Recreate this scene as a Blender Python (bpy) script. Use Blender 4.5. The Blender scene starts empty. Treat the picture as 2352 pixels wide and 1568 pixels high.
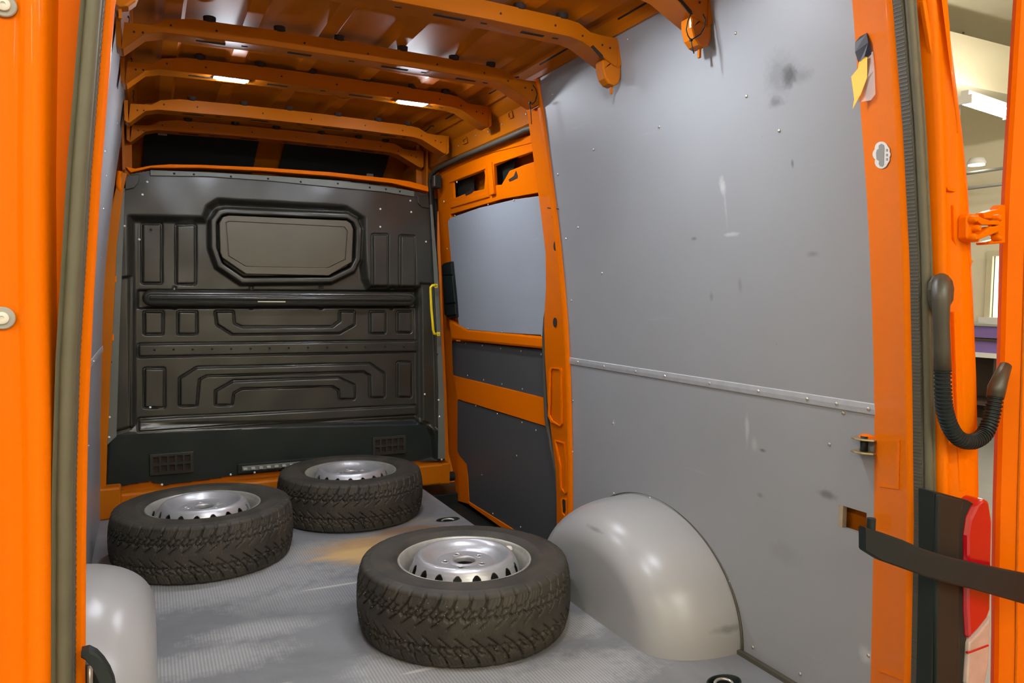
import bpy, bmesh, math, random
import numpy as np
from mathutils import Vector, Matrix
from mathutils.geometry import tessellate_polygon
random.seed(4)
SC = bpy.context.scene
COL = SC.collection

# ------------------------------------------------------------------ camera
FPX, CX, CY, HC = 1716.0, 1176.0, 784.0, 1.06
_Y = Vector((335 - CX, CY - 672, -FPX)).normalized()
_X = Vector((4685 - CX, CY - 720, -FPX)); _X -= _Y * _X.dot(_Y); _X.normalize()
_Z = _X.cross(_Y)
R = Matrix((_X, _Y, _Z))
camd = bpy.data.cameras.new('camera')
camd.sensor_width = 36.0
camd.lens = FPX / 2352.0 * 36.0
camd.clip_start = 0.02
cam = bpy.data.objects.new('camera', camd)
COL.objects.link(cam)
cam.matrix_world = Matrix.Translation((0, 0, HC)) @ R.to_4x4()
SC.camera = cam

# ------------------------------------------------------------------ world, exposure
w = bpy.data.worlds.new('world'); SC.world = w; w.use_nodes = True
w.node_tree.nodes['Background'].inputs[0].default_value = (0.9, 0.95, 1.0, 1)
w.node_tree.nodes['Background'].inputs[1].default_value = 1.5
SC.view_settings.view_transform = 'Standard'
SC.view_settings.look = 'None'
SC.view_settings.exposure = 0.0
SC.view_settings.gamma = 1.0
SC.view_settings.use_curve_mapping = False
TUBE_POWER = 98.0      # workshop ceiling tubes
LED_POWER = 760.0      # van roof lamps
SC.cycles.caustics_reflective = False
SC.cycles.caustics_refractive = False
SC.cycles.sample_clamp_indirect = 3.0
SC.cycles.blur_glossy = 1.0

# ------------------------------------------------------------------ measured positions
def ray(px, py):
    return R @ Vector((px - CX, CY - py, -FPX))
def P(px, py, ax, v):
    """the point of the plane ax = v seen at a pixel of the photograph (survey of the real positions)"""
    d = ray(px, py); i = 'xyz'.index(ax)
    t = (v - (0, 0, HC)[i]) / d[i]
    return Vector((0, 0, HC)) + d * t
def lerp_tab(tab, z):
    if z <= tab[0][0]: return tab[0][1]
    for (a, b), (c, d) in zip(tab, tab[1:]):
        if z <= c: return b + (d - b) * (z - a) / (c - a)
    return tab[-1][1]
WALLTAB = [(-.6, 1.60), (.0, 1.592), (.14, 1.590), (.42, 1.583), (.63, 1.575), (.8, 1.565), (.95, 1.553), (1.14, 1.532), (1.28, 1.513),
           (1.415, 1.492), (1.6, 1.460), (1.77, 1.432), (1.92, 1.400), (2.1, 1.37)]
def XR(z): return lerp_tab(WALLTAB, z)
CEN2 = 1.345
LEFTTAB = [(-.6, -.225), (0, -.208), (.42, -.200), (.8, -.186), (1.0, -.178), (1.2, -.163), (1.4, -.140), (1.6, -.115), (1.77, -.090), (1.92, -.068), (2.1, -.04)]
def XL(z): return lerp_tab(LEFTTAB, z)
def PS(px, py, off=0.0):
    """the point of the right side wall, moved outwards by off, seen at a pixel"""
    z = 1.0
    for _ in range(25):
        p = P(px, py, 'x', XR(z) + off); z = 0.5 * z + 0.5 * p.z
    return P(px, py, 'x', XR(z) + off)
EDGE_R = [(-.65, 1.47), (.0, 1.474), (.23, 1.472), (.59, 1.459), (.87, 1.436), (1.14, 1.410), (1.40, 1.373), (1.65, 1.326), (1.85, 1.27), (2.0, 1.20)]
EDGE_L = [(-.65, -.078), (.3, -.077), (.58, -.075), (.83, -.069), (.98, -.062), (1.2, -.046), (1.41, -.027), (1.65, .012), (1.85, .06), (2.0, .13)]
OUT_R = [(-.65, 1.655), (.0, 1.655), (.6, 1.640), (.86, 1.613), (1.27, 1.555), (1.4, 1.524), (1.7, 1.44), (2.0, 1.36)]
def ER(z): return lerp_tab(EDGE_R, z)
def EL(z): return lerp_tab(EDGE_L, z)
def OR(z): return lerp_tab(OUT_R, z)
def OL(z): return CEN2 - OR(z)
ZS = [-.62, -.3, 0, .15, .3, .45, .6, .75, .9, 1.05, 1.2, 1.3, 1.4, 1.5, 1.6, 1.7, 1.8, 1.9, 2.0]

# ------------------------------------------------------------------ materials
def new_mat(name):
    m = bpy.data.materials.new(name); m.use_nodes = True
    return m, m.node_tree.nodes, m.node_tree.links, m.node_tree.nodes['Principled BSDF']
def rgb(r, g, b):
    f = lambda c: (c / 255 / 12.92) if c / 255 <= 0.04045 else ((c / 255 + 0.055) / 1.055) ** 2.4
    return (f(r), f(g), f(b), 1)
def coords(N):
    g = N.new('ShaderNodeNewGeometry'); return g.outputs['Position']
def math_(N, L, op, a, b=None, clamp=False):
    n = N.new('ShaderNodeMath'); n.operation = op; n.use_clamp = clamp
    for i, v in enumerate((a, b)):
        if v is None: continue
        if isinstance(v, (int, float)): n.inputs[i].default_value = v
        else: L.new(v, n.inputs[i])
    return n.outputs[0]
def noise(N, L, pos, scale, detail=4, rough=.55, sx=1, sy=1, sz=1, dist=0):
    mp = N.new('ShaderNodeMapping'); mp.inputs['Scale'].default_value = (sx, sy, sz); L.new(pos, mp.inputs[0])
    n = N.new('ShaderNodeTexNoise'); n.inputs['Scale'].default_value = scale; n.inputs['Detail'].default_value = detail
    n.inputs['Roughness'].default_value = rough; n.inputs['Distortion'].default_value = dist
    L.new(mp.outputs[0], n.inputs['Vector']); return n.outputs['Fac']
def ramp(N, L, v, lo, hi, a=0, b=1):
    n = N.new('ShaderNodeMapRange'); n.inputs[1].default_value = lo; n.inputs[2].default_value = hi
    n.inputs[3].default_value = a; n.inputs[4].default_value = b; n.clamp = True; L.new(v, n.inputs[0]); return n.outputs[0]
def mix(N, L, f, a, b):
    n = N.new('ShaderNodeMix'); n.data_type = 'RGBA'
    if isinstance(f, (int, float)): n.inputs[0].default_value = f
    else: L.new(f, n.inputs[0])
    for i, v in ((6, a), (7, b)):
        if isinstance(v, tuple): n.inputs[i].default_value = v
        else: L.new(v, n.inputs[i])
    return n.outputs[2]
def spot(N, L, pos, c, r, warp=None, amt=.5, soft=.5):
    """ragged blotch of wear around point c with half sizes r, 1 inside 0 outside"""
    s = N.new('ShaderNodeVectorMath'); s.operation = 'SUBTRACT'; L.new(pos, s.inputs[0]); s.inputs[1].default_value = tuple(c)
    d = N.new('ShaderNodeVectorMath'); d.operation = 'DIVIDE'; L.new(s.outputs[0], d.inputs[0]); d.inputs[1].default_value = tuple(r)
    l = N.new('ShaderNodeVectorMath'); l.operation = 'LENGTH'; L.new(d.outputs[0], l.inputs[0])
    v = l.outputs['Value']
    if warp is not None:
        v = math_(N, L, 'ADD', v, math_(N, L, 'MULTIPLY', math_(N, L, 'SUBTRACT', warp, .5), amt * 2))
    return ramp(N, L, v, 1.0 - soft, 1.0 + soft * .4, 1, 0)
def bump(N, L, b, h, strength=.2, dist=.002):
    n = N.new('ShaderNodeBump'); n.inputs['Strength'].default_value = strength; n.inputs['Distance'].default_value = dist
    L.new(h, n.inputs['Height']); L.new(n.outputs[0], b.inputs['Normal'])
def simple(name, col, rough=.5, metal=0.0, coat=0.0, var=.0, vscale=8, bmp=0, bscale=120, spec=.5, coat_r=.05):
    m, N, L, b = new_mat(name)
    b.inputs['Roughness'].default_value = rough; b.inputs['Metallic'].default_value = metal
    b.inputs['Coat Weight'].default_value = coat; b.inputs['Coat Roughness'].default_value = coat_r
    b.inputs['Specular IOR Level'].default_value = spec
    pos = coords(N)
    n1 = noise(N, L, pos, vscale, 5)
    c2 = tuple(x * (1 - var) for x in col[:3]) + (1,)
    L.new(mix(N, L, ramp(N, L, n1, .2, .8), col, c2), b.inputs['Base Color'])
    if bmp: bump(N, L, b, noise(N, L, pos, bscale, 3), bmp, .001)
    return m
M = {}
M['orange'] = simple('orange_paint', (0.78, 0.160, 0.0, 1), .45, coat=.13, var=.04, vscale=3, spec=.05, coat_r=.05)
M['orange_shaded'] = simple('orange_paint_shaded', (0.46, 0.122, 0.002, 1), .42, coat=.18, var=.10, vscale=5, spec=.12, coat_r=.08)  # same van paint, darkened to put the dim interior into the colour
M['black_sheet'] = simple('black_painted_sheet', (0.033, 0.032, 0.024, 1), .28, var=.25, vscale=6, spec=.55, bmp=.03, bscale=60)
M['blank'] = simple('brown_black_board', (0.082, 0.067, 0.037, 1), .38, var=.15, vscale=9, spec=.6)
M['dark_plastic'] = simple('dark_plastic', (0.013, 0.018, 0.016, 1), .5, var=.2, spec=.25, bmp=.08, bscale=300)
M['grey_flange'] = simple('grey_flange', (0.13, 0.14, 0.115, 1), .45, var=.15)
M['seal'] = simple('rubber_seal', (0.105, 0.096, 0.060, 1), .55, var=.2, vscale=30, bmp=.1, bscale=200)
M['seal_dark'] = simple('rubber_seal_dark', (0.072, 0.065, 0.046, 1), .6, var=.2, vscale=30)
M['rubber'] = simple('black_rubber', (0.014, 0.020, 0.021, 1), .50, spec=.22, var=.3, vscale=20, bmp=.1, bscale=160)
M['hose'] = simple('hose_rubber', (0.052, 0.048, 0.034, 1), .42, var=.2, vscale=20)
M['steel'] = simple('steel', (0.62, 0.61, 0.56, 1), .35, metal=.85, var=.15, vscale=40)
M['alu'] = simple('aluminium', (0.66, 0.67, 0.68, 1), .40, metal=.6, var=.2, vscale=25, bmp=.05, bscale=90)
M['rim'] = simple('silver_rim', (0.46, 0.465, 0.475, 1), .36, metal=.55, var=.12, vscale=20, coat=.2)
M['rim_flange'] = simple('worn_rim', (0.50, 0.49, 0.43, 1), .42, metal=.5, var=.35, vscale=30)
M['yellow'] = simple('yellow_paint', (0.85, 0.62, 0.01, 1), .4, var=.05)
M['matblack'] = simple('insulation_mat', (0.012, 0.014, 0.012, 1), .85, var=.3, vscale=40, bmp=.2, bscale=150)
M['void'] = simple('dark_cavity', (0.02, 0.008, 0.004, 1), .8)  # near-black for sealant, and for shade painted into slots and holes
M['red_lens'] = simple('red_lens', (0.42, 0.002, 0.010, 1), .18, coat=.8, spec=.6, var=.1, vscale=12)
M['clear_lens'] = simple('clear_lens', (0.52, 0.40, 0.36, 1), .2, coat=.8, spec=.6, var=.25, vscale=30)
M['cream'] = simple('cream_wall', (0.84, 0.78, 0.60, 1), .75, var=.04)
M['cream2'] = simple('cream_beam', (0.66, 0.60, 0.43, 1), .7, var=.04)
M['concrete'] = simple('workshop_concrete', (0.30, 0.30, 0.28, 1), .5, var=.3, vscale=2)
M['white'] = simple('white_plastic', (0.75, 0.75, 0.72, 1), .5)
M['sticker'] = simple('sticker_white', (0.72, 0.68, 0.60, 1), .5)
M['sticker_grey'] = simple('sticker_grey', (0.27, 0.26, 0.23, 1), .4)
M['purple'] = simple('purple_crate', (0.20, 0.13, 0.38, 1), .5)
M['conduit_grey'] = simple('conduit_grey', (0.33, 0.33, 0.30, 1), .6)
M['brown_dark'] = simple('dark_timber', (0.06, 0.04, 0.03, 1), .6)
M['tape_black'] = simple('black_tape', (0.02, 0.02, 0.03, 1), .12, coat=.5)
M['tape_yellow'] = simple('yellow_tape', (0.80, 0.50, 0.02, 1), .4)
M['board_edge'] = simple('raw_board_edge', (0.36, 0.29, 0.19, 1), .8, var=.3, vscale=60)
M['gold'] = simple('zinc_yellow', (0.60, 0.50, 0.28, 1), .35, metal=.8, var=.2)
m, N, L, b = new_mat('clear_film')
b.inputs['Base Color'].default_value = (.9, .8, .7, 1); b.inputs['Alpha'].default_value = .3; b.inputs['Roughness'].default_value = .15
M['film'] = m
def emis(name, col, s):
    m, N, L, b = new_mat(name)
    b.inputs['Base Color'].default_value = (.8, .8, .8, 1)
    b.inputs['Emission Color'].default_value = col; b.inputs['Emission Strength'].default_value = s
    return m
M['tube'] = emis('tube_light', (1.0, 0.94, 0.81, 1), TUBE_POWER)
M['led'] = emis('led_light', (0.86, 0.91, 1.0, 1), LED_POWER)
M['daylight'] = emis('bright_window', (0.93, 1.0, 0.95, 1), 2.2)
M['spotlamp'] = emis('spot_lamp', (1.0, 0.98, 0.9, 1), 12)

def laminate(name, col, rough, spots, scr=.5):
    """grey lining board with wear; spots: (centre, half sizes, colour, strength)"""
    m, N, L, b = new_mat(name); pos = coords(N)
    n1 = noise(N, L, pos, 2.2, 4); n2 = noise(N, L, pos, 28, 6, .65)
    c = mix(N, L, ramp(N, L, n1, .2, .8), col, tuple(x * .9 for x in col[:3]) + (1,))
    fs = noise(N, L, pos, 7, 5, .6, sy=.25, sz=3)
    c = mix(N, L, ramp(N, L, fs, .66, .74, 0, .22 * scr), c, tuple(min(1, x * 1.7) for x in col[:3]) + (1,))
    c = mix(N, L, ramp(N, L, n2, .71, .76, 0, .55 * scr), c, tuple(x * .45 for x in col[:3]) + (1,))
    for ce, r, sc, st in spots:
        f = spot(N, L, pos, ce, r, n2, .9, .7)
        c = mix(N, L, math_(N, L, 'MULTIPLY', f, st), c, sc)
    L.new(c, b.inputs['Base Color'])
    b.inputs['Roughness'].default_value = rough
    b.inputs['Specular IOR Level'].default_value = .45
    bump(N, L, b, noise(N, L, pos, 220, 2), .04, .001)
    return m
GREY = (0.285, 0.292, 0.300, 1)
def sp(px, py, r, col, st): return (PS(px, py), (.3, r[0], r[1]), col, st)
DK, LT = (.07, .07, .07, 1), (.56, .57, .56, 1)
M['board_upper'] = laminate('grey_lining_upper', GREY, .42, [
    sp(1812, 175, (.022, .030), DK, .9), sp(1790, 168, (.05, .055), DK, .35), sp(1838, 175, (.035, .02), DK, .35),
    sp(1783, 235, (.025, .014), DK, .55), sp(1660, 430, (.012, .026), LT, .6), sp(1666, 470, (.005, .06), LT, .2),
    sp(1680, 538, (.03, .006), LT, .5), sp(1594, 548, (.014, .006), DK, .6), sp(1634, 682, (.008, .014), DK, .45),
    sp(1820, 375, (.005, .01), DK, .7), sp(1868, 583, (.02, .008), DK, .4), sp(1700, 655, (.008, .02), DK, .3)])
M['board_lower'] = laminate('grey_lining_lower', GREY, .42, [
    sp(1716, 985, (.008, .045), LT, .4), sp(1733, 1020, (.012, .02), LT, .25), sp(1752, 1034, (.012, .006), DK, .8),
    sp(1902, 1137, (.030, .012), DK, .6), sp(1746, 1137, (.012, .007), DK, .4), sp(1990, 1505, (.02, .02), LT, .5),
    sp(1410, 970, (.006, .012), LT, .5), sp(1800, 1270, (.06, .03), (.2, .2, .2, 1), .4)])
M['board_left'] = laminate('grey_lining_side', GREY, .40, [])
M['board_door_lit'] = laminate('door_lining_lit', (0.34, 0.37, 0.41, 1), .42, [])  # same grey laminate, the bluish lamp light put into its colour
M['board_door_shaded'] = laminate('door_lining_shaded', (0.070, 0.072, 0.074, 1), .5, [], 1.2)  # same grey laminate, darkened because it faces away from the light
M['arch'] = laminate('grey_arch_plastic', (0.34, 0.34, 0.33, 1), .29, [
    (P(1650, 1435, 'y', 1.70), (.05, .3, .012), DK, .5), (P(1400, 1210, 'x', 1.40), (.3, .05, .006), DK, .5)], .12)

def floor_mat():
    m, N, L, b = new_mat('grey_mesh_floor'); pos = coords(N)
    n1 = noise(N, L, pos, 3.2, 6, .6, dist=.6); n2 = noise(N, L, pos, 22, 6, .65); n3 = noise(N, L, pos, 6, 6, .6, sx=.5, sy=2.6)
    wv = N.new('ShaderNodeTexWave'); wv.wave_type = 'BANDS'; wv.bands_direction = 'X'; wv.inputs['Scale'].default_value = 33
    wv.inputs['Distortion'].default_value = 0; L.new(pos, wv.inputs['Vector'])
    wv2 = N.new('ShaderNodeTexWave'); wv2.wave_type = 'BANDS'; wv2.bands_direction = 'Y'; wv2.inputs['Scale'].default_value = 40
    L.new(pos, wv2.inputs['Vector'])
    mesh = math_(N, L, 'MULTIPLY', wv.outputs['Fac'], math_(N, L, 'ADD', math_(N, L, 'MULTIPLY', wv2.outputs['Fac'], .5), .5))
    base = mix(N, L, ramp(N, L, n1, .35, .65), (0.205, 0.21, 0.22, 1), (0.155, 0.16, 0.17, 1))
    # dusty zones where the mesh relief shows light
    zones = None
    for c, r in (((.22, 2.84, 0), (.55, .17, 1)), ((.40, 3.05, 0), (.55, .16, 1)), ((.55, 2.62, 0), (.3, .13, 1)), ((.14, 2.26, 0), (.24, .09, 1)), ((.30, 2.42, 0), (.2, .07, 1)),
                 ((.72, 1.86, 0), (.26, .13, 1)), ((.62, 1.98, 0), (.14, .14, 1)), ((1.24, 2.02, 0), (.10, .09, 1)), ((1.05, 1.75, 0), (.3, .12, 1)), ((1.0, 3.35, 0), (.14, .1, 1))):
        f = spot(N, L, pos, c, r, n2, .8, .45)
        zones = f if zones is None else math_(N, L, 'MAXIMUM', zones, f)
    dust = math_(N, L, 'MULTIPLY', zones, math_(N, L, 'ADD', math_(N, L, 'MULTIPLY', mesh, .36), .14))
    c = mix(N, L, dust, base, (0.60, 0.60, 0.58, 1))
    c = mix(N, L, ramp(N, L, n3, .64, .72, 0, .30), c, (0.42, 0.41, 0.38, 1))
    dk = spot(N, L, pos, (.62, 2.55, 0), (.35, .14, 1), n2, .8, .3)
    c = mix(N, L, math_(N, L, 'MULTIPLY', dk, .35), c, (0.11, 0.115, 0.125, 1))
    for ce, r, col, st in (((.83, 3.02, 0), (.24, .17, 1), (0.46, 0.27, 0.10, 1), .85), ((.79, 2.98, 0), (.17, .09, 1), (0.62, 0.42, 0.18, 1), .85),
                           ((1.06, 3.20, 0), (.18, .05, 1), (0.20, 0.095, 0.03, 1), .7), ((1.13, 3.30, 0), (.10, .035, 1), (0.25, 0.20, 0.14, 1), .6)):
        f = spot(N, L, pos, ce, r, n3, .9, .45)
        c = mix(N, L, math_(N, L, 'MULTIPLY', f, st), c, col)
    for (x0, y0, x1, y1) in ((.47, 2.655, .74, 2.70), (.24, 2.03, .34, 2.06), (.62, 1.93, .80, 1.99)):
        cx, cy = (x0 + x1) / 2, (y0 + y1) / 2
        f = spot(N, L, pos, (cx, cy, 0), ((x1 - x0) / 2, .009, 1), n2, .5, .4)
        c = mix(N, L, math_(N, L, 'MULTIPLY', f, .6), c, (0.6, 0.6, 0.56, 1))
    L.new(c, b.inputs['Base Color'])
    L.new(ramp(N, L, n1, .3, .7, .36, .55), b.inputs['Roughness'])
    b.inputs['Specular IOR Level'].default_value = .4
    bump(N, L, b, mesh, .07, .001)
    return m
M['floor'] = floor_mat()
def tyre_mat():
    m, N, L, b = new_mat('tyre_rubber')
    tc = N.new('ShaderNodeTexCoord'); pos = tc.outputs['Object']
    n = noise(N, L, pos, 9, 6, .6); n2 = noise(N, L, pos, 60, 4)
    c = mix(N, L, ramp(N, L, n, .35, .7), (0.026, 0.024, 0.019, 1), (0.056, 0.048, 0.035, 1))
    c = mix(N, L, ramp(N, L, n2, .66, .8, 0, .5), c, (0.085, 0.072, 0.052, 1))
    L.new(c, b.inputs['Base Color'])
    b.inputs['Roughness'].default_value = .62; b.inputs['Specular IOR Level'].default_value = .35
    bump(N, L, b, n2, .12, .002)
    return m
M['tyre'] = tyre_mat()

# ------------------------------------------------------------------ object helpers
def link(name, verts, faces, mat, parent=None, smooth=False, bevel=0, autos=None):
    me = bpy.data.meshes.new(name); me.from_pydata([tuple(v) for v in verts], [], faces); me.update()
    if bevel or autos is not None:
        bm = bmesh.new(); bm.from_mesh(me); bmesh.ops.recalc_face_normals(bm, faces=bm.faces); bm.to_mesh(me); bm.free()
    me.materials.append(M[mat])
    o = bpy.data.objects.new(name, me); COL.objects.link(o)
    if parent: o.parent = parent
    if smooth:
        me.polygons.foreach_set('use_smooth', [True] * len(me.polygons))
        if autos is not None: me.set_sharp_from_angle(angle=math.radians(autos))
    if bevel:
        mo = o.modifiers.new('edge', 'BEVEL'); mo.width = bevel; mo.segments = 2; mo.limit_method = 'ANGLE'; mo.angle_limit = math.radians(40)
        mo.harden_normals = False
    return o
class MB:
    def __init__(s): s.v = []; s.f = []
    def add(s, v, f):
        n = len(s.v); s.v += [Vector(p) for p in v]; s.f += [tuple(i + n for i in q) for q in f]; return s
    def box(s, a, b):
        x0, y0, z0 = a; x1, y1, z1 = b
        return s.add([(x0, y0, z0), (x1, y0, z0), (x1, y1, z0), (x0, y1, z0), (x0, y0, z1), (x1, y0, z1), (x1, y1, z1), (x0, y1, z1)],
                     [(0, 3, 2, 1), (4, 5, 6, 7), (0, 1, 5, 4), (1, 2, 6, 5), (2, 3, 7, 6), (3, 0, 4, 7)])
    def prism(s, loops, off):
        """flat plate: outer loop (3D points) and holes, thickened by vector off"""
        off = Vector(off); allp = [Vector(p) for l in loops for p in l]; n = len(allp)
        tris = tessellate_polygon([[Vector(p) for p in l] for l in loops])
        vs = allp + [p + off for p in allp]
        f = [tuple(t) for t in tris] + [tuple(i + n for i in reversed(t)) for t in tris]
        k = 0
        for l in loops:
            m = len(l)
            for i in range(m): f.append((k + i, k + (i + 1) % m, k + (i + 1) % m + n, k + i + n))
            k += m
        return s.add(vs, f)
    def tube(s, pts, r, seg=10, caps=True):
        pts = [Vector(p) for p in pts]; n = len(pts); vs = []; up = None
        for i, p in enumerate(pts):
            t = (pts[min(i + 1, n - 1)] - pts[max(i - 1, 0)]).normalized()
            if up is None: up = t.orthogonal().normalized()
            up = (up - t * up.dot(t)).normalized(); sd = t.cross(up)
            rr = r[i] if isinstance(r, (list, tuple)) else r
            for k in range(seg):
                a = 2 * math.pi * k / seg; vs.append(p + (up * math.cos(a) + sd * math.sin(a)) * rr)
        f = [(i * seg + k, i * seg + (k + 1) % seg, (i + 1) * seg + (k + 1) % seg, (i + 1) * seg + k) for i in range(n - 1) for k in range(seg)]
        if caps: f += [tuple(reversed(range(seg))), tuple((n - 1) * seg + k for k in range(seg))]
        return s.add(vs, f)
    def loft(s, secs, closed=False, caps=False):
        m = len(secs[0]); vs = [p for sec in secs for p in sec]; f = []
        for i in range(len(secs) - 1):
            for k in range(m if closed else m - 1):
                f.append((i * m + k, i * m + (k + 1) % m, (i + 1) * m + (k + 1) % m, (i + 1) * m + k))
        if caps: f += [tuple(range(m)), tuple((len(secs) - 1) * m + k for k in range(m))]
        return s.add(vs, f)
    def lathe(s, prof, c=(0, 0, 0), ax='z', seg=24, closed=False):
        """profile of (r, h) turned around the axis"""
        c = Vector(c); secs = []
        for k in range(seg):
            a = 2 * math.pi * k / seg; ca, sa = math.cos(a), math.sin(a)
            o = []
            for r, h in prof:
                o.append(c + (Vector((r * ca, r * sa, h)) if ax == 'z' else Vector((r * ca, h, r * sa)) if ax == 'y' else Vector((h, r * ca, r * sa))))
            secs.append(o)
        secs.append(secs[0]); m = len(prof); vs = [p for q in secs[:-1] for p in q]; f = []
        for i in range(seg):
            j = (i + 1) % seg
            for k in range(m - 1): f.append((i * m + k, j * m + k, j * m + k + 1, i * m + k + 1))
        return s.add(vs, f)
    def out(s, name, mat, parent=None, smooth=False, bevel=0, autos=None):
        return link(name, s.v, s.f, mat, parent, smooth, bevel, autos)
def empty(name, loc=(0, 0, 0)):
    o = bpy.data.objects.new(name, None); o.empty_display_size = .05; COL.objects.link(o); o.location = loc; return o
def thing(o, label, cat, group=None):
    o['label'] = label; o['category'] = cat
    if group: o['group'] = group
    return o
def struct(o, label=None):
    o['kind'] = 'structure'
    if label: o['label'] = label
    return o
def copy_tree(o, parent=None):
    c = o.copy(); COL.objects.link(c)
    if parent: c.parent = parent
    for ch in [q for q in bpy.data.objects if q.parent == o]:
        copy_tree(ch, c)
    return c
def px_plate(name, pts, y, th, mat, parent, holes=(), bevel=0, label=None):
    loops = [[P(a, b, 'y', y) for a, b in l] for l in [pts] + list(holes)]
    o = MB().prism(loops, (0, th, 0)).out(name, mat, parent, bevel=bevel, autos=30)
    if label: o['label'] = label
    return o
_dome = None
def dome_mesh(name, r, h, mat):
    mb = MB(); mb.lathe([(r, 0), (r * .92, h * .5), (r * .55, h * .9), (0.0001, h)], seg=12)
    me = bpy.data.meshes.new(name); me.from_pydata([tuple(v) for v in mb.v], [], mb.f); me.materials.append(M[mat])
    me.polygons.foreach_set('use_smooth', [True] * len(me.polygons)); return me
def place(me, name, loc, normal, parent, label=None):
    o = bpy.data.objects.new(name, me); COL.objects.link(o); o.parent = parent
    o.rotation_mode = 'QUATERNION'; o.rotation_quaternion = Vector((0, 0, 1)).rotation_difference(Vector(normal)); o.location = loc
    if label: o['label'] = label
    return o
RIVET = dome_mesh('rivet', .0048, .003, 'steel')
RIVET_DK = dome_mesh('dark_rivet', .0055, .003, 'dark_plastic')
SCREW = dome_mesh('screw', .0055, .004, 'white')

# ================================================================== WORKSHOP (beyond the open rear doors)
GZ, GC = -.62, 4.3
WX0, WX1, WY0, WY1 = -6.0, 11.0, -8.0, 9.5
struct(MB().box((WX0 - .2, WY0 - .2, GZ - .1), (WX1 + .2, WY1 + .2, GZ)).out('workshop_floor', 'concrete'))
struct(MB().box((WX0 - .2, WY0 - .2, GC), (WX1 + .2, WY1 + .2, GC + .1)).out('workshop_ceiling', 'cream'))
struct(MB().box((WX0 - .2, WY0, GZ), (WX0, WY1, GC)).out('workshop_wall_west', 'cream'))
struct(MB().box((WX0, WY0 - .2, GZ), (WX1, WY0, GC)).out('workshop_wall_south', 'cream'))
struct(MB().box((WX0, WY1, GZ), (WX1, WY1 + .2, GC)).out('workshop_wall_north', 'cream'))
# east wall with windows
def rectloop(y0, z0, y1, z1, x): return [(x, y0, z0), (x, y1, z0), (x, y1, z1), (x, y0, z1)]
wins = []
for (ya, yb) in ((5.5, 6.67), (2.0, 4.6), (-3.0, -.4)):
    wins.append((ya, yb))
we = struct(MB().prism([rectloop(WY0, GZ, WY1, GC, WX1)] + [rectloop(a, .84, b2, 1.72, WX1) for a, b2 in wins], (.2, 0, 0)).out('workshop_wall_east', 'cream'))
for i, (a, b2) in enumerate(wins):
    e = struct(empty('window_%d' % (i + 1), (0, 0, 0)))
    MB().box((WX1 + .10, a, .84), (WX1 + .12, b2, 1.72)).out('pane', 'daylight', e)
    fr = MB()
    fr.box((WX1 - .05, a - .08, .78), (WX1 + .02, a, 1.80)); fr.box((WX1 - .05, b2, .78), (WX1 + .02, b2 + .08, 1.80))
    fr.box((WX1 - .05, a, 1.72), (WX1 + .02, b2, 1.80)); fr.out('window_frame', 'cream2', e)
    MB().box((WX1 - .15, a - .1, .76), (WX1 + .02, b2 + .1, .84)).out('window_sill', 'white', e)
# ceiling beams along X and along Y
for i, y in enumerate((-6, -2.6, .6, 3.4, 6.0, 8.4)):
    struct(MB().box((WX0, y, GC - .55), (WX1, y + .35, GC)).out('ceiling_beam', 'cream2'))
for x in (4.6,):
    struct(MB().box((x, WY0, GC - .85), (x + .45, WY1, GC - .3)).out('ceiling_beam', 'cream2'))
_za, _zb = P(2262, 92, 'y', 5.25).z, P(2262, 205, 'y', 5.25).z
struct(MB().box((5.6, 5.25, _zb), (WX1, 5.65, max(_za, _zb + .4))).out('ceiling_beam', 'cream2'))
# a pipe run with hangers, seen in the gap
pr = thing(empty('ceiling_pipe', (9.0, 5, 3.0)), 'thin grey pipe run under the workshop ceiling', 'pipe')
for k, (x, z) in enumerate(((8.9, 2.42), (9.6, 2.72), (8.4, 1.98))):
    MB().tube([(x - 9.0, -8, z - 3.0), (x - 9.0, 4, z - 3.0)], .02, 8).out('pipe_run', 'conduit_grey', pr, True)
for y in (-1.5, .9, 3):
    MB().tube([(-.1, y, -.58), (-.1, y, 1.3)], .012, 6).out('hanger', 'conduit_grey', pr, True)
# tube lamps: each a housing, two end caps and a lit tube
def tube_lamp(loc, ln, rz, label):
    t = thing(empty('tube_lamp', loc), label, 'lamp', 'tube lamps under the workshop ceiling')
    t.rotation_euler = (0, 0, rz)
    MB().box((-ln / 2, -.035, .04), (ln / 2, .035, .10)).out('lamp_housing', 'white', t)
    MB().box((-ln / 2 + .02, -.045, -.02), (ln / 2 - .02, .045, .04)).out('lit_tube', 'tube', t)
    for s in (-1, 1): MB().box((s * ln / 2 - .015, -.07, -.03), (s * ln / 2 + .015, .07, .05)).out('end_cap', 'white', t)
    return t
a0, a1 = P(2215, 236, 'x', 7.2), P(2322, 262, 'x', 8.2)
tube_lamp(((a0.x + a1.x) / 2, (a0.y + a1.y) / 2, (a0.z + a1.z) / 2), (a1 - a0).length, math.atan2(a1.y - a0.y, a1.x - a0.x), 'lit tube lamp hanging beyond the gap beside the rear door hinge')
for (x, y, l) in ((-3.6, -5, 'west row, rear end'), (-3.6, -1.2, 'west row, middle'), (-3.6, 3.0, 'west row, front end'), (.4, -5.2, 'middle row behind the van'), (.6, -2.2, 'middle row over the van doorway'),
                  (4.0, -5, 'east row, rear end'), (4.2, -1.6, 'east row, middle'), (4.2, 2.4, 'east row beside the van'), (8.3, -2.0, 'added out of view in the far east for brightness, rear end'), (8.3, 2.2, 'added out of view in the far east for brightness, beside the window')):  # the far east pair is added to brighten the workshop beyond the gap
    tube_lamp((x, y, 3.45), 2.4, 0.0 if x > -2 else math.pi / 2, 'lit tube lamp of the workshop, ' + l)
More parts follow.
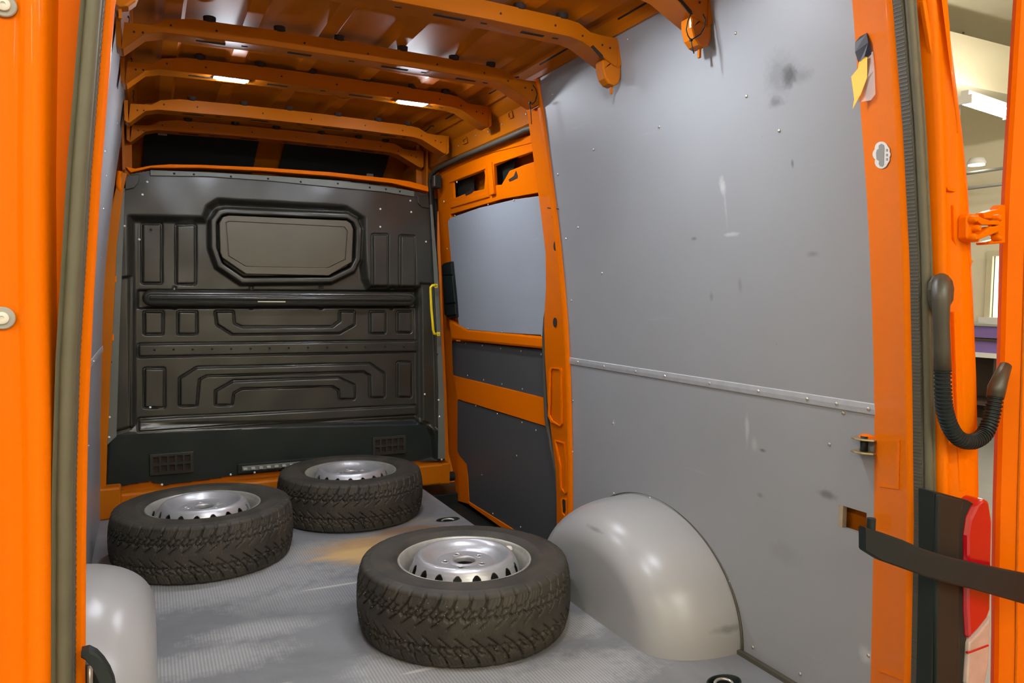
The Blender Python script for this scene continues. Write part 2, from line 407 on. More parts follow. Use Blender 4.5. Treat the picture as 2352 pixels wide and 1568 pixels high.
sl = thing(empty('spot_lamp', P(2243, 374, 'x', 9.6)), 'small round lit lamp far off in the workshop', 'lamp')
MB().lathe([(.0001, -.03), (.09, -.03), (.11, 0), (.08, .06), (.0001, .07)]).out('lamp_shade', 'white', sl, True)
MB().lathe([(.0001, -.035), (.095, -.032)]).out('lamp_bulb', 'spotlamp', sl)
# shelf with purple crates by the window
cr0 = P(2283, 812, 'x', 9.6)
sh = thing(empty('workshop_shelf', (9.6, cr0.y, GZ)), 'dark shelf unit standing below the workshop window', 'shelf')
MB().box((0, -1.4, cr0.z - GZ - .06), (.7, 1.4, cr0.z - GZ)).out('shelf_board', 'white', sh)
MB().box((.05, -1.4, .35), (.65, 1.4, .40)).out('shelf_board', 'brown_dark', sh)
for y in (-1.35, 0, 1.35): MB().box((.05, y - .03, 0), (.65, y + .03, cr0.z - GZ - .06)).out('shelf_side', 'brown_dark', sh)
MB().box((.62, -1.4, .1), (.66, 1.4, cr0.z - GZ - .06)).out('back_panel', 'brown_dark', sh)
for k, z0 in enumerate((0, .19)):
    c = thing(empty('crate', (9.9, cr0.y, cr0.z + z0)), 'purple crate ' + ('on the shelf board' if k == 0 else 'stacked on top of another purple crate'), 'crate', 'purple crates on the workshop shelf')
    MB().box((-.25, -1.0, .0), (.25, 1.0, .15)).out('crate_body', 'purple', c)
    MB().box((-.28, -1.05, .152), (.28, 1.05, .18)).out('crate_lid', 'conduit_grey' if k else 'brown_dark', c)

# ================================================================== VAN SHELL
def side_sheet(name, off, y0, y1, z0, z1, mat, left=False, th=.012, parent=None, hole=None, n=18, smooth=True, ny=1):
    """sheet following the side wall curve, th thick outwards; hole = (ya, za, yb, zb)"""
    zs = sorted(set([z0 + (z1 - z0) * i / n for i in range(n + 1)] + ([hole[1], hole[3]] if hole else [])))
    ys = sorted(set([y0 + (y1 - y0) * i / ny for i in range(ny + 1)] + ([hole[0], hole[2]] if hole else [])))
    s = -1 if left else 1
    X = (lambda z: XL(z)) if left else XR
    vs = []; idx = {}
    for l in (0, 1):
        for i, y in enumerate(ys):
            for k, z in enumerate(zs):
                idx[l, i, k] = len(vs); vs.append((X(z) + s * (off + l * th), y, z))
    cells = {(i, k) for i in range(len(ys) - 1) for k in range(len(zs) - 1)
             if not (hole and ys[i] >= hole[0] - 1e-6 and ys[i + 1] <= hole[2] + 1e-6 and zs[k] >= hole[1] - 1e-6 and zs[k + 1] <= hole[3] + 1e-6)}
    f = []
    for (i, k) in cells:
        for l in (0, 1):
            q = (idx[l, i, k], idx[l, i + 1, k], idx[l, i + 1, k + 1], idx[l, i, k + 1]); f.append(q if l else q[::-1])
        for (di, dk, a, b2) in ((-1, 0, (0, 0), (0, 1)), (1, 0, (1, 0), (1, 1)), (0, -1, (0, 0), (1, 0)), (0, 1, (0, 1), (1, 1))):
            if (i + di, k + dk) not in cells:
                f.append((idx[0, i + a[0], k + a[1]], idx[0, i + b2[0], k + b2[1]], idx[1, i + b2[0], k + b2[1]], idx[1, i + a[0], k + a[1]]))
    return link(name, vs, f, mat, parent, smooth, autos=35)
# outer skins
sk = struct(side_sheet('outer_wall_right', .07, 1.5, 2.70, -.45, 1.98, 'orange'))
struct(side_sheet('outer_wall_left', .07, 1.5, 4.6, -.45, 1.98, 'orange', True))
# --- right lining boards
wr = struct(empty('wall_right'))
HOLE = (1.27, .345, 1.405, .475)
STR = .80
side_sheet('upper_board', 0, 1.205, 2.69, STR + .004, 1.925, 'board_upper', parent=wr)
ha, hb = PS(1927, 1157), PS(1990, 1228)
HOLE = (hb.y, .5 * (PS(1993, 1226).z + PS(1935, 1215).z), ha.y, .5 * (PS(1930, 1158).z + PS(1988, 1178).z))
lb = side_sheet('lower_board', 0, 1.205, 2.69, .004, STR - .004, 'board_lower', parent=wr, hole=HOLE)
hc = MB(); hz = (HOLE[1] + HOLE[3]) / 2
hc.box((XR(hz) - .0005, HOLE[2] - .012, HOLE[1]), (XR(hz) + .014, HOLE[2] + .0, HOLE[3])); hc.out('cut_edge', 'board_edge', wr)
side_sheet('inner_skin', .050, 1.15, 2.69, .0, 1.95, 'orange_shaded', parent=wr, th=.004)
st = MB(); ys = [1.207 + (2.67 - 1.207) * i / 12 for i in range(13)]
st.loft([[(XR(STR) - .001, y, STR - .014), (XR(STR) - .004, y, STR - .012), (XR(STR) - .005, y, STR), (XR(STR) - .004, y, STR + .012), (XR(STR) - .001, y, STR + .014)] for y in ys], closed=True, caps=True)
al = st.out('joint_strip', 'alu', wr, autos=30); al['label'] = 'aluminium strip over the joint of the two boards'
for (px, py) in ((1330, 831), (1390, 840), (1463, 853), (1530, 865), (1633, 881), (1745, 900), (1857, 918), (1925, 929), (1998, 941)):
    p = PS(px, py); place(RIVET, 'rivet', (p.x - .0055, p.y, STR), (-1, 0, 0), wr)
for (px, py) in ((1441, 90), (1572, 22), (1384, 130), (1269, 217), (1715, 221), (1514, 291), (1364, 343), (1282, 400), (1300, 548), (1313, 690),
                 (1790, 300), (1383, 627), (1690, 76), (1328, 522), (1410, 1133), (1493, 1143), (1583, 1207), (1674, 1335), (1729, 1486), (1838, 1547),
                 (1316, 920), (1315, 1037), (1408, 972), (1937, 948), (1905, 1020), (1995, 1505)):
    p = PS(px, py); place(RIVET, 'rivet', (p.x - .0003, p.y, p.z), (-1, 0, -.05), wr)
# --- left lining
wl = struct(empty('wall_left'))
side_sheet('upper_board', 0, 1.3, 3.93, STR + .004, 1.925, 'board_left', True, parent=wl)
side_sheet('lower_board', 0, 1.3, 3.93, .004, STR - .004, 'board_left', True, parent=wl)
st = MB(); x = XL(STR)
st.loft([[(x + .001, y, STR - .014), (x + .004, y, STR - .012), (x + .005, y, STR), (x + .004, y, STR + .012), (x + .001, y, STR + .014)] for y in (1.3, 3.93)], closed=True, caps=True)
st.out('joint_strip', 'alu', wl, autos=30)
for y in (2.85, 3.0, 3.2, 3.45, 3.7): place(RIVET, 'rivet', (x + .0055, y, STR), (1, 0, 0), wl)
for (y, z) in ((3.0, 1.55), (3.25, 1.50), (3.3, 1.38), (3.05, 1.1), (3.5, 1.75), (3.1, .5), (2.95, .25), (3.5, 1.2)):
    place(RIVET, 'rivet', (XL(z), y, z), (1, 0, 0), wl)

# --- floor
FE = 1.352
def fl(z, e=0): return [(-.235, .98, z), (-.235, 3.98, z), (1.33, 3.98, z), (1.352, 3.94, z), (1.352, 2.80, z), (1.43, 2.66, z), (1.585, 2.64, z), (1.585, .98, z)]
rings = [(P(1029, 1193, 'z', 0), .055, .03), (P(1663, 1566, 'z', 0), .05, .034)]
holes = []
for c, a, b2 in rings:
    holes.append([(c.x + a * math.cos(t), c.y + b2 * math.sin(t), 0) for t in [2 * math.pi * k / 20 for k in range(20)]])
fo = struct(MB().prism([fl(0)] + holes, (0, 0, -.012)).out('floor', 'floor', autos=30))
struct(MB().prism([[(-.25, .98, -.04), (-.25, 4.0, -.04), (1.345, 4.0, -.04), (1.345, 2.78, -.04), (1.43, 2.64, -.04), (1.62, 2.62, -.04), (1.62, .98, -.04)]], (0, 0, -.08)).out('underfloor', 'dark_plastic'))
st = struct(empty('side_step'))
MB().box((1.34, 4.05, -.30), (2.0, 4.34, -.10)).out('step_end', 'dark_plastic', st, bevel=.005)
MB().box((1.34, 2.68, -.20), (1.80, 4.10, -.16)).out('step_plate', 'dark_plastic', st)
MB().box((1.335, 2.68, -.18), (1.347, 4.05, -.014)).out('step_riser', 'dark_plastic', st)
gp = thing(empty('floor_groove_strip'), 'dark sealing strip along the floor edge below the grey wall', 'strip')
MB().box((1.572, 1.0, .0), (1.588, 1.66, .012)).out('sealing_strip', 'seal_dark', gp)
def ring_anchor(c, a, b2, label):
    t = thing(empty('lashing_ring', (c.x, c.y, -.012)), label, 'lashing ring', 'lashing rings sunk into the floor')
    pr = []
    mb = MB(); secs = []
    for k in range(24):
        q = 2 * math.pi * k / 24; secs.append([Vector((f * a * math.cos(q), f * b2 * math.sin(q), z)) for f, z in ((1.08, .0125), (1.06, .0145), (.97, .0145), (.93, .010), (.86, -.018), (.02, -.018))])
    secs.append(secs[0]); mb.loft(secs); mb.out('cup', 'dark_plastic', t, True, autos=40)
    MB().tube([(a * .55 * math.cos(q), b2 * .6 * math.sin(q), .006 + .004 * math.sin(q)) for q in [2 * math.pi * k / 24 for k in range(25)]], .0045, 8).out('ring', 'steel', t, True)
    MB().tube([(-.008, -b2 * .75, .0), (.008, -b2 * .75, .0)], .006, 8).out('ring_pin', 'steel', t, True)
    return t
ring_anchor(*rings[0], 'small steel lashing ring in the floor by the side door step')
ring_anchor(*rings[1], 'steel lashing ring in the floor behind the large wheel arch cover')

# --- roof
ce = struct(empty('ceiling'))
def roof_z(x): return 1.958 + .018 * (1 - ((x - .675) / .75) ** 2)
xs = list(np.linspace(-.07, 1.42, 120)); ridge_c = (.09, .33, .58, .83, 1.08, 1.28)
def rz(x):
    z = roof_z(x)
    for c in ridge_c:
        d = abs(x - c)
        z += -.016 * max(0, min(1, (.040 - d) / .012))
    return z
MB().loft([[(x, y, rz(x)) for x in xs] for y in (1.05, 4.15)]).out('roof_skin', 'orange_shaded', ce, True, autos=30)
MB().loft([[(x, y, roof_z(x) + .03) for x in (-.12, 0, .3, .675, 1.0, 1.35, 1.46)] for y in (1.0, 4.9)]).out('outer_roof', 'orange', ce, True)
# stamped ovals in the roof between the third and fourth bow
for (xc, yc, lx, ly) in ((.62, 3.40, .24, .10), (.35, 3.42, .12, .05)):
    pts = [(xc + lx * math.copysign(abs(math.cos(q)) ** .6, math.cos(q)), yc + ly * math.copysign(abs(math.sin(q)) ** .6, math.sin(q)), 0) for q in [2 * math.pi * k / 40 for k in range(41)]]
    MB().tube([(p[0], p[1], rz(p[0]) - .002) for p in pts], .006, 6, False).out('roof_bead', 'orange_shaded', ce, True)
# cant rails along both sides
for sgn, XX in ((1, XR), (-1, XL)):
    f = lambda u, z: (XX(z) - sgn * u)
    secs = []
    for y in (1.05, 4.1):
        secs.append([Vector((f(.0, 1.918) + sgn * .01, y, 1.918)), Vector((f(.012, 1.915), y, 1.915)), Vector((f(.016, 1.93), y, 1.93)), Vector((f(.03, 1.955), y, 1.955)), Vector((f(.06, 1.97), y, 1.972)), Vector((f(.06, 1.98), y, 2.0)), Vector((f(-.06, 1.98), y, 2.0))])
    MB().loft(secs).out('cant_rail', 'orange_shaded', ce, False)
# wavy dark sealant seam along the rail
for sgn in (1, -1):
    for (ya, yb) in ((1.2, 1.6), (1.8, 2.05), (2.22, 2.58), (2.76, 3.05), (3.24, 3.58), (3.75, 3.97)):
        xx = (XR(1.93) if sgn > 0 else XL(1.93)) - sgn * .028
        MB().tube([(xx, ya, 1.948), (xx - sgn * .004, ya + .04, 1.955), (xx, ya + .1, 1.949), (xx, yb, 1.949)], .0035, 6).out('sealant_seam', 'void', ce, True)

def bow(y, kind, dz=0.0):
    """one roof bow: pressed hat section with triangular feet, slots and screw holes"""
    t = empty('roof_bow'); t.parent = ce
    zt = 1.928; zb = 1.884
    lo = [(-.056, 1.812), (-.050, 1.812), (.012, 1.868), (.06, 1.880), (.40, 1.888), (.675, 1.889), (.95, 1.888), (1.225, 1.882), (1.27, 1.874), (1.392, 1.815), (1.402, 1.815)]
    up = [(1.410, 1.906), (1.34, 1.905), (1.30, 1.908), (1.255, 1.930), (1.20, 1.936), (.95, 1.942), (.675, 1.944), (.40, 1.942), (.15, 1.936), (.072, 1.922), (.035, 1.898), (-.046, 1.893)]
    loop = [Vector((x, y, z)) for x, z in lo + up]
    d = .085
    t.location = (0, 0, dz)
    bm = bmesh.new()
    vs = [bm.verts.new(p) for p in loop]
    f = bm.faces.new(vs)
    r = bmesh.ops.inset_region(bm, faces=[f], thickness=.0035, depth=0)
    bmesh.ops.inset_region(bm, faces=[f], thickness=.002, depth=-.003)
    bmesh.ops.recalc_face_normals(bm, faces=bm.faces)
    if f.normal.y > 0: bmesh.ops.reverse_faces(bm, faces=bm.faces)
    me = bpy.data.meshes.new('web'); bm.to_mesh(me); bm.free()
    me.materials.append(M['orange_shaded']); o = bpy.data.objects.new('web', me); COL.objects.link(o); o.parent = t
    # underside channel
    mb = MB(); sec = []
    for yy, dz in ((y, 0), (y + .004, -.001), (y + .01, 0), (y + d, 0), (y + d, .05)):
        sec.append([Vector((x, yy, z + dz)) for x, z in lo])
    mb.loft(sec); mb.out('lower_flange', 'orange_shaded', t, True, autos=30)
    mb = MB()
    for x0, x1, w2 in ((.16, .25, .016), (.30, .32, .008), (.45, .53, .016), (.66, .68, .008), (.78, .88, .016), (.93, .95, .008), (1.07, 1.15, .016), (1.18, 1.20, .008)):
        zz = lerp_tab([(p[0], p[1]) for p in lo], (x0 + x1) / 2) - .0008
        mb.box((x0, y + .035, zz - .0006), (x1, y + .035 + w2, zz + .002))
    mb.out('slots', 'void', t)['kind'] = 'stuff'  # thin dark inlays, the shade of open slots put into the colour
    mb = MB()
    for x, z in ((-.02, 1.868), (.005, 1.87), (.085, 1.905), (.22, 1.91), (.5, 1.915), (.72, 1.912), (.98, 1.912), (1.17, 1.908), (1.27, 1.892), (1.345, 1.875), (1.375, 1.87)):
        mb.lathe([(.0001, -.0012), (.0035, -.0012), (.0035, .002)], (x, y + .0028, z), 'y', 8)
    mb.out('screw_holes', 'void', t)['kind'] = 'stuff'  # dark discs painted for the shade inside the holes
    # sealant pads between bow and roof skin
    for x in (.2, .42, .62, .85, 1.05, 1.2):
        MB().lathe([(.0001, 0), (.015, 0), (.019, .006), (.02, .018)], (x, y + .014, lerp_tab(up[::-1], x) - .002), 'z', 12).out('sealant_pad', 'void', t, True)
    for s, xf in ((1, 1.406), (-1, -.058)):
        # foot return flange to the wall
        mb = MB(); mb.prism([[(xf - s * .002, y, 1.81), (xf - s * .002, y, 1.905), (xf + s * .012, y, 1.905), (xf + s * .012, y, 1.82)]], (0, .085, 0)); mb.out('foot_flange', 'orange_shaded', t)
    if kind == 'long':
        for s, xc in ((1, 1.395), (-1, -.047)):
            # hanging rounded lug under the foot, against the wall
            pts = []
            outl = [(-.048, 1.83), (-.046, 1.80), (-.036, 1.772), (-.02, 1.757), (.0, 1.752), (.018, 1.760), (.026, 1.78), (.027, 1.86), (.020, 1.905), (-.004, 1.905), (-.006, 1.835)]
            loop = [Vector((xc + s * a, y + .004, z)) for a, z in outl]
            MB().prism([loop], (0, .045, 0)).out('hanging_lug', 'orange_shaded', t, bevel=.006)
            MB().box((xc - .002, y + .02, 1.730), (xc + .005, y + .028, 1.757)).out('lug_tab', 'orange_shaded', t)
            pt = [(xc - s * .095, y - .0015, 1.862), (xc - s * .088, y - .0015, 1.868), (xc - s * .05, y - .0015, 1.842), (xc - s * .046, y - .0015, 1.832), (xc - s * .056, y - .0015, 1.832)]
            MB().prism([pt], (0, .003, 0)).out('foot_slot', 'void', t)
    return t
for y, k, dz in ((1.66, 'long', 0), (2.10, 'long', .004), (2.65, 'short', 0), (3.13, 'short', .011), (3.66, 'short', -.022), (4.05, 'short', -.034)): bow(y, k, dz)
for y in (1.30,):
    pass
# rear header over the doorway
struct(MB().box((-.02, 1.0, 1.93), (1.37, 1.14, 2.03)).out('rear_header', 'orange', bevel=.01))

# roof lamps (lit)
def led(x0, x1, y, z, label):
    t = thing(empty('roof_lamp', ((x0 + x1) / 2, y, z)), label, 'lamp', 'lit lamps under the van roof')
    hw = (x1 - x0) / 2
    MB().box((-hw - .012, -.022, -.004), (hw + .012, .022, .0)).out('lamp_housing', 'white', t, bevel=.002)
    n = 5
    for i in range(n):
        a = -hw + 2 * hw * i / n
        MB().box((a + .002, -.016, -.0085), (a + 2 * hw / n - .002, .016, -.0042)).out('lamp_lens', 'led', t)
    return t
led(.258, .366, 3.150, 1.896, 'lit roof lamp on the third bow, nearer the long grey side wall seen edge-on')
led(.990, 1.106, 3.150, 1.895, 'lit roof lamp on the third bow, nearer the sliding door')
led(.30, .43, 1.695, 1.884, 'lit roof lamp on the rearmost bow, above the opening, far side')
led(.95, 1.08, 1.695, 1.884, 'lit roof lamp on the rearmost bow, above the opening, near the grey wall')
# cable ties on bows
def tie(pts, tail, label, r=.0018):
    t = thing(empty('cable_tie'), label, 'cable tie')
    MB().tube(pts, r, 6).out('tie_loop', 'rubber', t, True)
    MB().tube(tail, r, 6).out('tie_tail', 'rubber', t, True)
    q = Vector(tail[0]); MB().box(q - Vector((.004, .003, .003)), q + Vector((.004, .003, .003))).out('tie_head', 'rubber', t)
y = 1.655
tie([P(a, b2, 'y', y) for a, b2 in ((1588, 28), (1580, 48), (1576, 68), (1580, 82), (1587, 92), (1597, 86), (1609, 78), (1617, 64), (1621, 46), (1615, 32))],
    [P(a, b2, 'y', y) for a, b2 in ((1587, 92), (1590, 108), (1594, 123))], 'black cable tie hanging from the rearmost roof bow foot')
y = 2.645
tie([P(a, b2, 'y', y) for a, b2 in ((1224, 195), (1231, 204), (1234, 216), (1230, 232), (1222, 240), (1217, 236))],
    [P(a, b2, 'y', y) for a, b2 in ((1217, 236), (1219, 256), (1221, 285))], 'thin black cable tie at the pillar head beside the side door')

# --- front roof space over the bulkhead
fr = struct(empty('front_roof'))
MB().prism([[(-.09, 4.16, 2.0), (1.45, 4.16, 2.0), (1.50, 4.95, 1.60), (-.14, 4.95, 1.60)]], (0, 0, .01)).out('roof_skin', 'orange_shaded', fr)
for s, xx in ((1, 1.46), (-1, -.11)):
    MB().prism([[(xx - s * .03, 4.04, 1.60), (xx - s * .03, 4.04, 2.0), (xx, 4.95, 1.75), (xx, 4.95, 1.2), (xx, 4.04, 1.2)]], (s * .01, 0, 0)).out('side_cheek', 'orange_shaded', fr)
def on_slope(px, py):
    d = ray(px, py); n = Vector((0, .40, .79)); p0 = Vector((0, 4.16, 1.996)); t = (p0 - Vector((0, 0, HC))).dot(n) / d.dot(n)
    return Vector((0, 0, HC)) + d * t
for k, pts in enumerate((((331, 303), (460, 306), (596, 313), (588, 350), (578, 395), (450, 388), (326, 380)), ((657, 318), (780, 330), (896, 346), (885, 385), (872, 420), (760, 410), (636, 397)))):
    o = MB().prism([[on_slope(a, b2) for a, b2 in pts]], (0, -.006, -.012)).out('insulation_mat', 'matblack', fr, bevel=.002)
    o['label'] = 'black insulating mat glued under the roof'
for (a, b2) in ((373, 303), (848, 398)):
    p = on_slope(a, b2) + Vector((0, -.012, -.02)); MB().prism([[p + Vector((-.022, 0, .0)), p + Vector((.022, 0, .0)), p + Vector((.02, -.006, .018)), p + Vector((-.02, -.006, .018))]], (0, -.003, 0)).out('paper_tag', 'sticker_grey', fr)
MB().box((-.25, 4.95, -.2), (1.7, 4.97, 1.66)).out('cab_back', 'void', fr)

# ================================================================== BULKHEAD
YB = 4.0
def BX(px, py): p = P(px, py, 'y', YB); return (p.x, p.z)
wf = struct(empty('wall_front'))
step = .0042
gx = np.arange(-.215, 1.54, step); gz = np.arange(.03, 1.68, step)
GX, GZm = np.meshgrid(gx, gz, indexing='ij')
def sdf(poly):
    p = np.array(poly); n = len(p); d = np.full(GX.shape, 1e9); ins = np.zeros(GX.shape, bool)
    for i in range(n):
        a, b2 = p[i], p[(i + 1) % n]; e = b2 - a
        t = np.clip(((GX - a[0]) * e[0] + (GZm - a[1]) * e[1]) / (e @ e + 1e-12), 0, 1)
        d = np.minimum(d, np.hypot(GX - a[0] - t * e[0], GZm - a[1] - t * e[1]))
        c = ((a[1] > GZm) != (b2[1] > GZm)) & (GX < (b2[0] - a[0]) * (GZm - a[1]) / (b2[1] - a[1] + 1e-12) + a[0])
        ins ^= c
    return np.where(ins, -d, d)
def sm(x, lo, hi):
    t = np.clip((x - lo) / (hi - lo), 0, 1); return t * t * (3 - 2 * t)
def bp(pts): return [BX(*q) for q in pts]
Hh = np.zeros(GX.shape)     # height towards the load space
def field(poly, h, wdt=.010, rnd=0.0):
    global Hh
    s = sdf(bp(poly)) ; Hh += h * (1 - sm(s, -wdt / 2 + rnd, wdt / 2 + rnd))
# pressed centre area sits lower than the top band
field([(300, 500), (470, 504), (480, 476), (502, 462), (795, 478), (834, 502), (836, 600), (840, 640), (850, 660), (965, 662), (966, 700), (968, 962), (960, 970), (305, 984)], -.050, .040)
field([(262, 640), (302, 634), (300, 988), (256, 1000)], -.022, .014)
field([(966, 650), (992, 652), (1000, 800), (1004, 985), (968, 968)], -.014, .014)
field([(248, 1000), (300, 985), (420, 978), (962, 966), (985, 975), (996, 1000), (1000, 1056), (880, 1090), (640, 1110), (380, 1150), (240, 1150)], -.03, .03)
def rect(x0, y0, x1, y1): return [(x0, y0), (x1, y0), (x1, y1), (x0, y1)]
for q in (rect(330, 515, 368, 647), rect(409, 518, 447, 649), rect(858, 541, 888, 656), rect(921, 544, 950, 657), rect(335, 719, 371, 765), rect(413, 719, 450, 765),
          rect(858, 719, 888, 763), rect(921, 719, 948, 761), rect(335, 851, 375, 936), rect(921, 836, 948, 911)):
    s = sdf(bp(q)); Hh += .014 * (1 - sm(s, .0, .007)) - .012 * (sm(s, .002, .007) * (1 - sm(s, .008, .014)))
for q in ([(321, 795), (959, 786), (959, 806), (321, 818)], [(321, 968), (959, 936), (959, 952), (321, 990)],
          [(500, 718), (535, 718), (538, 746), (558, 755), (768, 754), (788, 739), (788, 718), (817, 718), (817, 744), (784, 763), (537, 766), (503, 744)],
          [(417, 932), (417, 872), (454, 849), (854, 839), (886, 861), (886, 912), (858, 912), (857, 862), (841, 852), (474, 862), (456, 872), (450, 932)],
          [(500, 930), (500, 902), (539, 880), (782, 872), (817, 888), (817, 916), (787, 916), (785, 896), (769, 886), (556, 892), (536, 903), (533, 930)]):
    s = sdf(bp(q)); Hh += .014 * (1 - sm(s, .0, .007)) - .012 * (sm(s, .002, .007) * (1 - sm(s, .008, .014)))
# trough behind the cross rail
field([(316, 666), (964, 668), (964, 706), (316, 708)], -.016, .010)
for xk in (402, 580, 742, 905):
    for (a, b2) in ((657, 664), (704, 711)): field(rect(xk - 4, a, xk + 4, b2), -.008, .005)
# window surround: ring out, then in
wo = [(484, 505), (502, 482), (520, 478), (800, 490), (822, 503), (830, 525), (828, 595), (815, 622), (762, 648), (556, 650), (500, 612), (485, 570)]
s = sdf(bp(wo)); Hh += .048 * (1 - sm(s, -.004, .016)) - .050 * (1 - sm(s, -.034, -.024))
# outline
outl = bp([(300, 398), (350, 390), (600, 402), (800, 416), (900, 428), (984, 445), (1000, 600), (1011, 800), (1017, 1058), (985, 1060), (880, 1068), (760, 1080), (640, 1084), (560, 1094), (520, 1098), (470, 1106), (376, 1118), (374, 1112), (350, 1114), (348, 1108), (290, 1118), (243, 1126), (247, 1000), (262, 700), (277, 500), (285, 430)])
so = sdf(outl)
keep = so < 0
Hh += .0015 * np.sin(GX * 23 + 1.3) * np.sin(GZm * 17)
cell = keep[:-1, :-1] & keep[1:, :-1] & keep[:-1, 1:] & keep[1:, 1:]
nx, nz = GX.shape
used = np.zeros((nx, nz), bool)
ii, kk = np.nonzero(cell)
for di in (0, 1):
    for dk in (0, 1): used[ii + di, kk + dk] = True
num = -np.ones((nx, nz), int); num[used] = np.arange(used.sum())
V = np.stack([GX[used], YB - Hh[used], GZm[used]], 1)
F = np.stack([num[ii, kk], num[ii + 1, kk], num[ii + 1, kk + 1], num[ii, kk + 1]], 1)
low = sdf(bp([(200, 1010), (246, 1004), (300, 1000), (420, 996), (962, 968), (985, 985), (1003, 990), (1060, 985), (1060, 1200), (200, 1200)]))[ii, kk] < 0
def submesh(sel, name, mat):
    Fs = F[sel]; u, inv = np.unique(Fs, return_inverse=True)
    link(name, V[u].tolist(), inv.reshape(-1, 4).tolist(), mat, wf, True)
submesh(~low, 'pressed_sheet', 'black_sheet'); submesh(low, 'lower_panel', 'dark_plastic')
MB().box((-.2, YB + .10, .02), (1.52, YB + .11, 1.62)).out('back_plate', 'void', wf)
# window blank
def bprism(name, pts, y0, th, mat, holes=(), bevel=.002, label=None):
    loops = [[(BX(*q)[0], y0, BX(*q)[1]) for q in l] for l in [pts] + list(holes)]
    o = MB().prism(loops, (0, th, 0)).out(name, mat, wf, bevel=bevel, autos=30)
    if label: o['label'] = label
    return o
blank = [(501, 512), (509, 498), (522, 494), (798, 506), (808, 513), (813, 526), (810, 602), (756, 634), (563, 630), (508, 592), (503, 580)]
inner = [(517, 512), (525, 508), (790, 521), (797, 530), (793, 596), (752, 616), (562, 612), (523, 588)]
def scale(pl, k):
    cx = sum(a for a, b2 in pl) / len(pl); cy = sum(b2 for a, b2 in pl) / len(pl); return [(cx + (a - cx) * k, cy + (b2 - cy) * k) for a, b2 in pl]
bprism('window_blank', scale(blank, .985), YB - .004, .040, 'blank', label='brown-black blanking board in the bulkhead window')
bprism('blank_centre', scale(inner, .985), YB - .012, .008, 'blank')
bprism('blank_border', scale(blank, .98), YB - .012, .008, 'blank', holes=[inner])
# cross rail
rail = MB()
def capsule(x0, z0, x1, z1, r, n=8):
    pts = [(x1 + r * math.sin(t), z1 + r * math.cos(t)) for t in [math.pi * k / n for k in range(n + 1)]]
    pts += [(x0 - r * math.sin(t), z0 - r * math.cos(t)) for t in [math.pi * k / n for k in range(n + 1)]]; return pts
a, b2 = BX(348, 684), BX(941, 687)
def rl(r, y, z=0): return [Vector((p[0], y, p[1])) for p in capsule(a[0], a[1], b2[0], b2[1], r)]
def ringloft(loops):
    mb = MB(); mb.loft(loops, closed=True, caps=False); n = len(loops[0]); mb.f.append(tuple((len(loops) - 1) * n + k for k in range(n))); return mb
ringloft([rl(.040, YB + .05), rl(.038, YB + .012), rl(.033, YB - .004), rl(.020, YB - .007), rl(.016, YB - .001), rl(.011, YB - .002), rl(.009, YB - .008), rl(.006, YB - .012)]).out('cross_rail', 'black_sheet', wf, True, autos=60)
o = MB().box((BX(585, 0)[0], YB - .0095, BX(585, 693)[1] - .001), (BX(650, 0)[0], YB - .004, BX(585, 693)[1] + .004)).out('worn_edge', 'steel', wf)
for (x0, x1) in ((565, 590), (628, 648), (660, 700), (704, 718)):
    pass
# top flange strip with bolts
tf = [(345, 391), (480, 396), (620, 404), (760, 414), (900, 431), (950, 440), (950, 452), (880, 441), (760, 430), (620, 416), (480, 406), (345, 404)]
bprism('top_flange', tf, YB - .012, .006, 'grey_flange')
for q in ((400, 399), (445, 401), (530, 406), (615, 411), (690, 418), (775, 422), (848, 431), (885, 435), (917, 440)):
    x, z = BX(*q); place(RIVET_DK, 'bolt', (x, YB - .012, z), (0, -1, 0), wf)
for q in ((338, 418), (327, 447), (942, 461), (944, 487), (967, 468), (873, 480), (873, 521), (286, 519), (320, 550), (978, 555), (345, 935), (975, 905)):
    x, z = BX(*q); place(SCREW, 'screw', (x, YB - .004, z), (0, -1, 0), wf)
x, z = BX(347, 526); place(RIVET_DK, 'bolt', (x, YB + .02, z), (0, -1, 0), wf)
for k in range(14):
    u = k / 13.0; x, z = BX(355 + (932 - 355) * u, 804 - 8 * u); place(RIVET_DK, 'bolt', (x, YB + .026, z), (0, -1, 0), wf)
# side flange strips
for nm, pts in (('side_flange', [(276, 432), (287, 434), (283, 560), (275, 760), (268, 1000), (247, 1020), (245, 1000), (252, 850), (258, 700), (268, 540)]),
                ('side_flange', [(985, 470), (990, 470), (1003, 620), (1010, 760), (1017, 900), (1020, 1052), (1003, 1052), (1004, 900), (1000, 760), (992, 600)])):
    bprism(nm, pts, YB - .022, .006, 'grey_flange')
for q in ((269, 529), (264, 614), (258, 705), (256, 785), (255, 830), (252, 956), (251, 1002), (246, 1117), (987, 551), (1001, 812), (1004, 917), (1006, 955), (1011, 1053), (372, 1113), (530, 1090), (585, 1085)):
    x, z = BX(*q); place(SCREW if q[1] > 900 else RIVET_DK, 'bolt', (x, YB - .024 if q[1] < 1060 else YB + .004, z), (0, -1, 0), wf)
for q in ((252, 634, 268, 648), (245, 767, 262, 781)):
    bprism('fixing_lug', rect(*q), YB - .030, .008, 'orange')
    x, z = BX((q[0] + q[2]) / 2, (q[1] + q[3]) / 2); place(RIVET_DK, 'bolt', (x, YB - .031, z), (0, -1, 0), wf)
# corner plates
bprism('corner_plate', [(288, 404), (320, 402), (318, 420), (308, 432), (288, 436)], YB - .016, .008, 'black_sheet')
bprism('corner_plate', [(957, 450), (982, 452), (984, 478), (968, 476), (958, 466)], YB - .016, .008, 'black_sheet')
